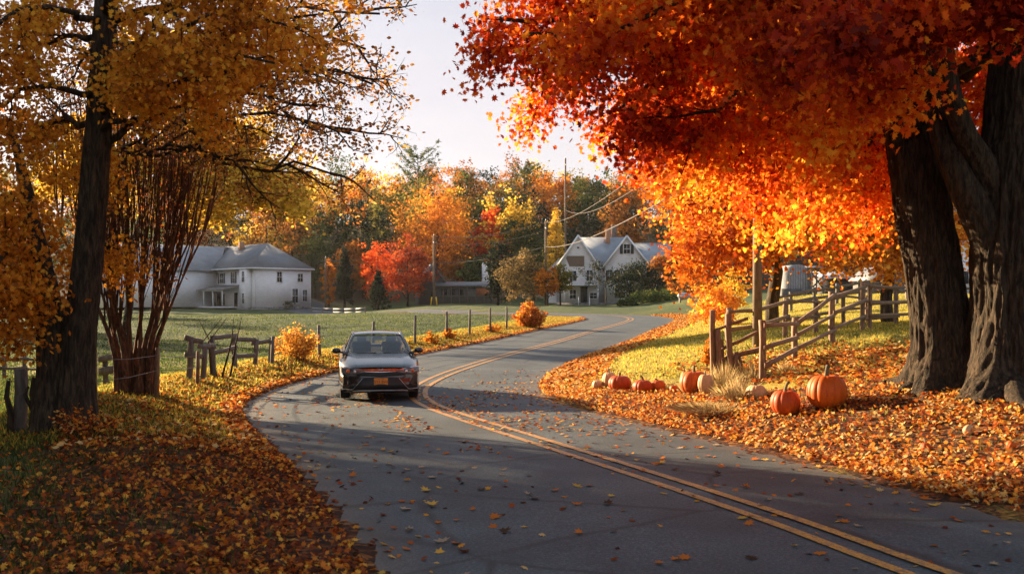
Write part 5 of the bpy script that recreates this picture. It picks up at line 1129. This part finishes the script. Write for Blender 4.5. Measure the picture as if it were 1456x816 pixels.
    def band(name, xs, lo, hi, out, mat, par=None, nx2=24, th=.012):
        V = []; m_ = 6
        for i in range(nx2 + 1):
            x = xs[0] + (xs[-1] - xs[0]) * i / nx2; a_, b_ = np.interp(x, xs, lo), np.interp(x, xs, hi)
            for j in range(m_ + 1): V.append(fas(x, a_ + (b_ - a_) * j / m_, out + th * (1 if 0 < j < m_ and 0 < i < nx2 else 0)))
        ix = np.arange((nx2 + 1) * (m_ + 1)).reshape(nx2 + 1, m_ + 1); f = np.stack([ix[:-1, :-1], ix[1:, :-1], ix[1:, 1:], ix[:-1, 1:]], -1).reshape(-1)
        return mesh_np(name, np.array(V), f, 4, mat, par or t, smooth=True)
    g_ = band('grille', [-.60, -.48, 0, .48, .60], [.62, .565, .55, .565, .62], [.645, .655, .635, .655, .645], .008, black)
    band('grille_bar', [-.56, -.3, 0, .3, .56], [.662, .662, .652, .662, .662], [.70, .728, .722, .728, .70], .012, simple('bar_orange_reflection', (.5, .10, .03), .3, .6, .5, 14, bumps=0), g_)  # orange reflections on the bright bar are put into its colour
    band('chrome_strip', [-.62, -.3, 0, .3, .62], [.652, .648, .636, .648, .652], [.666, .664, .654, .664, .666], .014, chrome, g_, th=.004)
    b = MB(); c_ = fas(0, .692, .035); 
    b.bar((c_[0] - .04, c_[1], .725), (c_[0] - .028, c_[1], .66), .014, .014); b.bar((c_[0] + .04, c_[1], .725), (c_[0] + .028, c_[1], .66), .014, .014); b.bar((c_[0] - .03, c_[1], .69), (c_[0] + .03, c_[1], .69), .012, .014); b.build('emblem', chrome, t)
    band('lower_intake', [-.62, -.40, 0, .40, .62], [.235, .265, .27, .265, .235], [.245, .52, .545, .52, .245], .012, black, nx2=30)
    band('bumper_lip', [-.60, -.5, 0, .5, .60], [.215, .225, .23, .225, .215], [.235, .255, .262, .255, .235], .035, simple('grey_lip', (.45, .45, .47), .35, .7), nx2=20)
    for s_ in (-1, 1):
        def bx(l): return [s_ * v for v in l]
        xs = sorted(bx([.33, .52, .74, .86])); q = lambda l: l if s_ > 0 else l[::-1]
        hl = band('headlight', xs, q([.655, .592, .575, .64]), q([.675, .71, .738, .742]), .012, simple('headlight_lens', (.10, .11, .12), .06, .2, .2, bumps=0, spec=.9))
        for k, (xx, zz, rr_, mt) in enumerate(((.56, .652, .038, chrome), (.70, .660, .046, simple('lens_orange_reflection', (.55, .12, .03), .15, bumps=0)))):  # outer lamp is painted with the orange-red reflections it picks up
            c_ = fas(s_ * xx, zz, .028); b = MB(); b.lathe([(0, -.016), (rr_ * .6, -.012), (rr_, 0), (rr_, .03)], c_, 14, 'y'); b.build('lamp', mt, hl, True)
        band('headlight_trim', xs, q([.675, .712, .740, .744]), q([.69, .728, .756, .758]), .02, chrome, hl, th=.003)
        xs = sorted(bx([.64, .72, .82])); band('side_vent', xs, q([.36, .37, .34]), q([.40, .53, .56]), .012, black)
        xs = sorted(bx([.40, .60, .64, .84])); band('crease_trim', xs, q([.50, .27, .255, .26]), q([.515, .285, .27, .275]), .02, simple('satin_edge', (.5, .5, .52), .3, .8), th=.008)
    m = simple('plate_orange', (.62, .22, .03), .5, var=.1, bumps=0); pl = MB(); c_ = fas(0, .445, .03); pl.box((0, c_[1] - .003, .445), (.305, .012, .152)); po = pl.build('licence_plate', m, t, bevel=.004)
    for txt, z, sz in (('5Y1 BV4', .412, .085), ('NEW YORK', .488, .028)):
        cu = bpy.data.curves.new('plate_text', 'FONT'); cu.body = txt; cu.size = sz; cu.align_x = 'CENTER'; cu.extrude = .001; to = bpy.data.objects.new('plate_lettering', cu); C.objects.link(to); to.parent = po; to.rotation_euler = (R(90), 0, 0); to.location = (0, c_[1] - .0105, z); me_ = bpy.data.meshes.new_from_object(to); ml_ = to.matrix_local.copy(); bpy.data.objects.remove(to); to = bpy.data.objects.new('plate_lettering', me_); C.objects.link(to); to.parent = po; to.rotation_euler = (R(90), 0, 0); to.location = (0, c_[1] - .0105, z); me_.materials.clear(); me_.materials.append(simple('plate_ink', (.08, .03, .02), .5, bumps=0))
    # underbody and wheel wells
    b = MB(); b.span((-.78, .5, .2), (.78, 4.4, .5)); b.build('underbody', black, t)
    # cabin
    def cab(x_, v): return v
    sec = [(1.16, .72, 1.0, .70, 1.0), (1.75, .64, 1.33, .0, 0), (2.0, .60, 1.43, 0, 0)]
    base = [(1.15, .735, .995), (1.95, .745, 1.02), (2.8, .75, 1.04), (3.5, .74, 1.07), (4.02, .66, 1.105)]
    topc = [(1.98, .545, 1.425), (2.35, .565, 1.455), (2.85, .555, 1.45), (3.25, .53, 1.41)]
    # roof
    V = []; rn_ = 11
    for y, w, z in [(1.93, .545, 1.405)] + topc + [(3.32, .52, 1.395)]:
        for i in range(rn_): x = -w + 2 * w * i / (rn_ - 1); V.append((x, y + .05 * (1 - abs(x / w) ** 2) * (-1 if y < 2.2 else 1) * (1 if y < 2.2 or y > 3 else 0), z + .03 * (1 - (x / w) ** 2)))
    k = 6; ix = np.arange(k * rn_).reshape(k, rn_); f = np.stack([ix[:-1, :-1], ix[:-1, 1:], ix[1:, 1:], ix[1:, :-1]], -1).reshape(-1); roof = mesh_np('roof', np.array(V), f, 4, paint, t, smooth=True)
    def sheet(name, A, B_, mat, par, n_=12, bulge=.0, th=0):
        V = []
        for j in range(7):
            f_ = j / 6
            for i in range(n_ + 1): g2 = i / n_; a_ = Vector(A[0]).lerp(Vector(A[1]), g2); b_ = Vector(B_[0]).lerp(Vector(B_[1]), g2); q = a_.lerp(b_, f_); q.y += bulge * (1 - (2 * g2 - 1) ** 2); q.z += abs(bulge) * .5 * math.sin(math.pi * f_) ; V.append(q[:])
        ix = np.arange(7 * (n_ + 1)).reshape(7, n_ + 1); f = np.stack([ix[:-1, :-1], ix[:-1, 1:], ix[1:, 1:], ix[1:, :-1]], -1).reshape(-1); return mesh_np(name, np.array(V), f, 4, mat, par, smooth=True)
    sheet('windshield', ((-.70, 1.27, .995), (.70, 1.27, .995)), ((-.525, 1.97, 1.40), (.525, 1.97, 1.40)), glass, t, bulge=-.09)
    sheet('rear_window', ((-.62, 4.0, 1.10), (.62, 4.0, 1.10)), ((-.50, 3.32, 1.385), (.50, 3.32, 1.385)), glass, t, bulge=.05)
    for s_ in (-1, 1):
        sheet('side_window', ((s_ * .75, 1.5, 1.03), (s_ * .755, 3.7, 1.08)), ((s_ * .575, 2.05, 1.41), (s_ * .555, 3.2, 1.39)), glass, t, bulge=0)
        b = MB(); b.tube([(s_ * .80, 1.10, .985), (s_ * .735, 1.30, 1.02), (s_ * .645, 1.66, 1.25), (s_ * .56, 2.0, 1.425), (s_ * .575, 2.4, 1.452), (s_ * .565, 2.85, 1.445), (s_ * .54, 3.28, 1.40), (s_ * .63, 3.75, 1.22), (s_ * .70, 4.1, 1.10)], [.028, .036, .034, .032, .03, .03, .035, .05, .04], 8); b.build('pillar', paint, t, True)
        b = MB(); b.bar((s_ * .752, 2.6, 1.03), (s_ * .57, 2.6, 1.43), .05, .03); b.bar((s_ * .76, 1.3, 1.025), (s_ * .76, 3.9, 1.085), .05, .02); b.build('window_trim', black, t)
        # mirror
        mr = MB(); mr.lathe([(0, -.055), (.05, -.05), (.085, -.02), (.09, .03), (.075, .06), (0, .062)], (0, 0, 0), 16, 'y')
        Vm = np.array(mr.v) * np.array([1.22, 1, .78]) + np.array([s_ * .965, 1.62, 1.045]); mr.v = [tuple(v) for v in Vm]; mo = mr.build('mirror', paint, t, True); b = MB(); b.bar((s_ * .78, 1.60, 1.0), (s_ * .90, 1.62, 1.015), .05, .04); b.build('mirror_arm', black, mo)
        # seats
        st_ = MB(); st_.box((s_ * .36, 2.55, .92), (.46, .16, .62)); st_.build('seat', simple('seat_cloth', (.02, .02, .022), .9), t, bevel=.05)
        hd = MB(); hd.box((s_ * .36, 2.58, 1.27), (.25, .10, .17)); hd.build('headrest', simple('seat_cloth', (.02, .02, .022), .9), t, bevel=.04)
    b = MB(); b.box((0, 1.9, 1.335), (.24, .03, .07)); b.build('rear_view_mirror', black, t, bevel=.012)
    b = MB(); b.span((-.7, 1.3, .8), (.7, 1.75, .985)); b.span((-.68, 1.6, .2), (.68, 4.1, .45)); b.span((-.6, 3.25, .5), (.6, 3.4, 1.12)); b.span((-.66, 3.4, .9), (.66, 4.05, 1.07)); b.build('dashboard', black, t)
    sw = MB(); P = [(.36 + .17 * math.cos(a), 1.86 + .06 * math.sin(a), 1.03 + .16 * math.sin(a)) for a in np.linspace(0, 2 * math.pi, 19)]; sw.tube(P, .014, 6, cap=False); sw.build('steering_wheel', black, t, True)
    wp = MB(); wp.tube([(-.5, 1.20, .995), (-.05, 1.17, 1.015)], .009, 5); wp.tube([(.1, 1.17, 1.015), (.55, 1.22, .99)], .009, 5); wp.build('wiper', black, t)
    for s_ in (-1, 1):
        for y in wy:
            w0 = MB(); c_ = (s_ * .775, y, .335); w0.lathe([(.20, -.105), (.30, -.105), (.325, -.09), (.335, -.05), (.335, .05), (.325, .09), (.30, .105), (.20, .105)], c_, 40, 'x'); wh = w0.build('wheel', rubber, t, True)
            r0 = MB(); r0.lathe([(.205, s_ * .085), (.19, s_ * .03), (.05, s_ * .05), (0, s_ * .07)], c_, 30, 'x'); r0.build('rim', black, wh, True)
            for k in range(5): a = k * 2 * math.pi / 5; sp_ = MB(); sp_.bar((c_[0] + s_ * .085, y, .335), (c_[0] + s_ * .09, y + .19 * math.cos(a), .335 + .19 * math.sin(a)), .035, .05); sp_.build('spoke', chrome, wh)
            ar = MB(); ar.lathe([(.0, -.12), (.39, -.12), (.39, .08), (.37, .09)], (s_ * .75, y, .35), 24, 'x'); 
        for y, nm in ((1.75, 'door'), (2.85, 'door')):
            b = MB(); x = s_ * (HWc + .001); b.span((x - .004, y, .95), (x + .004, y + .012, .32)); b.build('door_seam', black, t)
            b = MB(); b.bar((s_ * .90, y + .75, .86), (s_ * .90, y + .92, .865), .03, .025); b.build('door_handle', paint, t)
car()

# ================================================================== FALLEN LEAVES AND GRASS
def scatter(n, x0, x1, y0, y1, seed, ypow=1.0):
    r = np.random.default_rng(seed); y = y0 * (y1 / y0) ** (r.random(n) ** ypow); x = r.uniform(x0, x1, n) * 1.0; return x, y, r
def verge(n, seed, side, o0, o1, y0, y1, dens, power=1.0):
    """points on the verge: measured out from the road's edge"""
    r = np.random.default_rng(seed); ok = (CL[:, 1] > y0 - 3) & (CL[:, 1] < y1 + 3); s = arclen(CL); i0 = np.where(ok)[0]; s0, s1 = s[i0[0]], s[i0[-1]]
    u = r.random(n); q = s0 + (s1 - s0) * (np.exp(u * 2.3) - 1) / (math.exp(2.3) - 1) if dens else s0 + (s1 - s0) * u
    cx, cy = np.interp(q, s, CL[:, 0]), np.interp(q, s, CL[:, 1]); nxx, nyy = np.interp(q, s, CN[:, 0]), np.interp(q, s, CN[:, 1]); o = (HW + o0 + (o1 - o0) * r.random(n) ** power) * side
    x, y = cx + nxx * o, cy + nyy * o; z = H(x, y); return x, y, z, np.abs(o) - HW, r
def in_view(x, y, z, mx=60):
    px = CX + x / np.maximum(y, .1) * F; py = HY + (CH - z) / np.maximum(y, .1) * F; return (y > 2.5) & (px > -mx) & (px < 1456 + mx) & (py < 816 + 60)
def litter_obj(name, x, y, z, size, seed, tilt=.55, lift=.02, shape=MAPLE, lo=0, rs_=1.0):
    r = np.random.default_rng(seed); P = np.stack([x, y, z + lift + r.random(len(x)) * lift * 1.5], 1); rnd = np.clip(r.random(len(x)) * rs_ + lo, 0, 1)
    o = leaf_mesh(name, P, size * r.uniform(.65, 1.25, len(x)), LM['litter'], None, shape, tilt, rnd, .35, seed); tag(o, kind='stuff'); return o
# left verge
x, y, z, o, r = verge(125000, 1, -1, -.25, 7.5, 3, 34, True, 1.15)
k = in_view(x, y, z) & (r.random(len(x)) < np.clip(1.2 - np.maximum(o - .8, 0) * .46, .2, 1) * np.clip(.15 + 2.2 * (fbm(x * 1.3, y * 1.3, seed=50) - .2), .12, 1)); litter_obj('fallen_leaves', x[k], y[k], z[k], .052, 2, .85, .025, MAPLE, 0, .88)
x, y, z, o, r = verge(30000, 3, -1, -.2, 2.6, 18, 75, False, 1.5); k = in_view(x, y, z); litter_obj('fallen_leaves', x[k], y[k], z[k], .085, 4, .7, .03, SIMPLE, .15)
# right bank
x, y, z, o, r = verge(140000, 5, 1, -.2, 11.0, 5, 32, True, 1.25)
cut = np.interp(y, [0, 15, 18, 21, 26, 40], [10, 7.0, 3.0, 1.8, 1.0, .8]); k = in_view(x, y, z) & (r.random(len(x)) < np.clip(1.1 - np.maximum(o - cut * .55, 0) * .8, .03, 1) * np.clip(.2 + 2.4 * (fbm(x * 1.2, y * 1.2, seed=51) - .25), .1, 1)); litter_obj('fallen_leaves', x[k], y[k], z[k], .056, 6, .85, .03, MAPLE, .26, .86)
x, y, z, o, r = verge(14000, 7, 1, -.2, 1.6, 28, 80, False, 1.3); k = in_view(x, y, z); litter_obj('fallen_leaves', x[k], y[k], z[k], .12, 8, .6, .04, SIMPLE, .15)
x, y, z, o, r = verge(34000, 9, 1, 3, 15, 14, 34, False, 1.0); k = in_view(x, y, z) & (r.random(len(x)) < np.clip(1.1 - np.hypot(x - 8.8, y - 19.5) / 7.5, 0, 1)); litter_obj('fallen_leaves', x[k], y[k], z[k], .10, 10, .6, .04, SIMPLE, .1)
# drifts of small leaves along the paving edge (too many to count)
def on_road(n, seed, y0, y1, pw): 
    r = np.random.default_rng(seed); s = arclen(CL); i = (CL[:, 1] > y0) & (CL[:, 1] < y1); q = r.uniform(s[i][0], s[i][-1], n); side = np.where(r.random(n) < .5, -1, 1); o = side * HW * (1 - r.random(n) ** pw * .9)
    cx, cy = np.interp(q, s, CL[:, 0]), np.interp(q, s, CL[:, 1]); nn = np.stack([np.interp(q, s, CN[:, 0]), np.interp(q, s, CN[:, 1])], 1); x, y = cx + nn[:, 0] * o, cy + nn[:, 1] * o; return x, y, zroad(x, y) - np.abs(o) * .012, o, r
x, y, z, o, r = on_road(1500, 20, 5, 32, 2.6); litter_obj('leaf_drift', x, y, z, .075, 21, .3, .008, MAPLE)
x, y, z, o, r = on_road(4200, 22, 13, 27, .8); k = (o > -1.6) & (fbm(x * .7, y * .7, seed=77) > .44) & (r.random(len(x)) < .8); litter_obj('leaf_drift', x[k], y[k], z[k], .07, 23, .3, .008, MAPLE, .15)
# single leaves lying on the road
def road_leaves():
    r = random.Random(12); protos = []
    kinds = [('orange', (.5, .14, .02), .3), ('tan', (.42, .30, .19), .2), ('dark brown', (.07, .035, .02), .5), ('yellow', (.58, .34, .06), .3)]
    for nm, col, cu in kinds:
        for v_ in range(2):
            mt = leaf_mat(f'single_leaf_{nm}'.replace(' ', '_'), [(0, tuple(c * .75 for c in col)), (1, tuple(min(1, c * 1.2) for c in col))], .25, .05, 1.0)
            k = MAPLE * np.array([1 + .1 * v_, 1 - .12 * v_]); n_ = len(k); zc = (np.abs(k[:, 0]) ** 1.5 * .35 + k[:, 1] ** 2 * .15) * (1 if v_ else .5) + .02
            V = np.concatenate([[(0, 0, .03)], np.stack([k[:, 0], k[:, 1], zc], 1)]); f = []
            for i in range(n_): f += [0, 1 + i, 1 + (i + 1) % n_]
            me = mesh_np('fallen_leaf', V, f, 3, mt, None, {'rnd': ('FACE', np.full(n_, r.random()))}); d_ = me.data; bpy.data.objects.remove(me); protos.append((nm, d_))
    spots = []
    s = arclen(CL); i = (CL[:, 1] > 3.6) & (CL[:, 1] < 24); s0, s1 = s[i][0], s[i][-1]; n = 0
    while n < 230:
        q = s0 + (s1 - s0) * r.random() ** 1.25; o = r.choice((-1, 1)) * HW * (1 - r.random() ** 1.1 * .98); cx, cy = np.interp(q, s, CL[:, 0]), np.interp(q, s, CL[:, 1]); nn = (np.interp(q, s, CN[:, 0]), np.interp(q, s, CN[:, 1])); x, y = cx + nn[0] * o, cy + nn[1] * o
        z = float(zroad(x, y)) - abs(o) * .012
        if not in_view(np.array([x]), np.array([y]), np.array([z]), -6)[0] or y < 7.2: continue
        n += 1; a = r.random(); kd = 0 if a < .45 else 1 if a < .72 else 2 if a < .85 else 3; nm, d_ = protos[kd * 2 + r.randrange(2)]
        ob = bpy.data.objects.new('fallen_leaf', d_); C.objects.link(ob); ob.location = (x, y, z + .010); sc_ = r.uniform(.07, .14); ob.scale = (sc_, sc_, sc_ * r.uniform(.5, 1.4)); ob.rotation_euler = (r.gauss(0, .12), r.gauss(0, .12), r.uniform(0, 6.28))
        ao = abs(o) / HW; zone = ('left lane' if o < 0 else 'right lane'); pos = 'by the yellow lines' if ao < .35 else 'at mid lane' if ao < .75 else 'beside the verge'; big = 'large' if sc_ > .115 else 'small' if sc_ < .09 else 'mid sized'; far_ = 'near foreground' if y < 11 else 'middle stretch' if y < 16 else 'near the car'
        tag(ob, f'{big} {nm} leaf {pos} of the {zone}, {far_}', 'leaf', f'{big} {nm} leaves {pos} of the {zone}, {far_}')
road_leaves()
# grass blades
def blades(name, x, y, z, h, seed, w=.006, lo=0, hi=1):
    r = np.random.default_rng(seed); n = len(x); a = r.uniform(0, 6.28, n); hh = h * r.uniform(.45, 1.25, n); ln = r.normal(size=(n, 2)) * .35 * hh[:, None]; ww = w * r.uniform(.6, 1.5, n) * 1.0
    s = np.stack([np.cos(a), np.sin(a), np.zeros(n)], 1) * ww[:, None]; B = np.stack([x, y, z - .02], 1); Mi = B + np.stack([ln[:, 0] * .35, ln[:, 1] * .35, hh * .6], 1); T_ = B + np.stack([ln[:, 0], ln[:, 1], hh], 1)
    V = np.stack([B - s, B + s, Mi + s * .7, T_, Mi - s * .7], 1).reshape(-1, 3); o = mesh_np(name, V, np.arange(n * 5), 5, LM['grass'], None, {'rnd': ('FACE', np.clip(lo + (hi - lo) * r.random(n), 0, 1))}); tag(o, kind='stuff'); return o
x, y, z, o, r = verge(170000, 30, -1, .2, 12, 3, 32, True, .8); k = in_view(x, y, z) & (r.random(len(x)) < np.clip(.16 + o * .30, 0, 1)); blades('grass', x[k], y[k], z[k], .115, 31, .005, 0, .55)
x, y, z, o, r = verge(85000, 32, 1, .3, 12, 6, 34, True, .8); k = in_view(x, y, z) & (r.random(len(x)) < np.clip(.15 + o * .10, 0, .8)); blades('grass', x[k], y[k], z[k], .10, 33, .005, .15, .95)
x, y, z, o, r = verge(90000, 34, -1, .2, 4.5, 19, 75, False, 1.0); k = in_view(x, y, z); blades('grass', x[k], y[k], z[k], .13, 35, .009, .3, 1)
x, y, z, o, r = verge(70000, 36, 1, .2, 16, 24, 75, False, .9); k = in_view(x, y, z); blades('grass', x[k], y[k], z[k], .09, 37, .014, .45, 1)  # lawn blades keep to the yellow end, a sunlit tone put into colour
r = np.random.default_rng(40); n = 90000; y = np.exp(r.uniform(math.log(20), math.log(95), n)); x = -r.random(n) * y * .56; s_ = sdist(x, y); k = s_ < -HW - 3.5; x, y = x[k], y[k]; z = H(x, y); blades('grass', x, y, z, .12, 41, .018, 0, .5)

# twigs lying in the leaves
r = random.Random(77); tw = MB()
for k in range(120):
    s_ = arclen(CL); q = r.uniform(s_[np.argmax(CL[:, 1] > 5)], s_[np.argmax(CL[:, 1] > 24)]); o = (HW + r.uniform(.2, 4.5)) * r.choice((-1, 1)); x = np.interp(q, s_, CL[:, 0]) + np.interp(q, s_, CN[:, 0]) * o; y = np.interp(q, s_, CL[:, 1]) + np.interp(q, s_, CN[:, 1]) * o; z = H(x, y) + .06; a = r.uniform(0, 6.28); L = r.uniform(.12, .4)
    tw.tube([(x, y, z), (x + math.cos(a) * L * .5, y + math.sin(a) * L * .5, z + .03), (x + math.cos(a + .4) * L, y + math.sin(a + .4) * L, z)], [.007, .006, .003], 4)
tag(tw.build('fallen_twigs', M['bark_mid']), kind='stuff')
# ------------------------------------------------------------------ evening air
m = bpy.data.materials.new('haze'); m.use_nodes = True; nt = m.node_tree; nt.nodes.clear(); o_ = nt.nodes.new('ShaderNodeOutputMaterial'); pv = nt.nodes.new('ShaderNodeVolumePrincipled')
pv.inputs['Color'].default_value = (.95, .93, .92, 1); pv.inputs['Density'].default_value = .00006; pv.inputs['Anisotropy'].default_value = .35; nt.links.new(pv.outputs[0], o_.inputs['Volume'])
gm = np.array([v.co for v in g.data.vertices]); hb = MB(); hb.span((gm[:, 0].min() - 3, gm[:, 1].min() - 3, gm[:, 2].min() - 1.2), (gm[:, 0].max() + 3, gm[:, 1].max() + 3, max(gm[:, 2].max(), 56) + 2)); tag(hb.build('haze', m), kind='stuff')
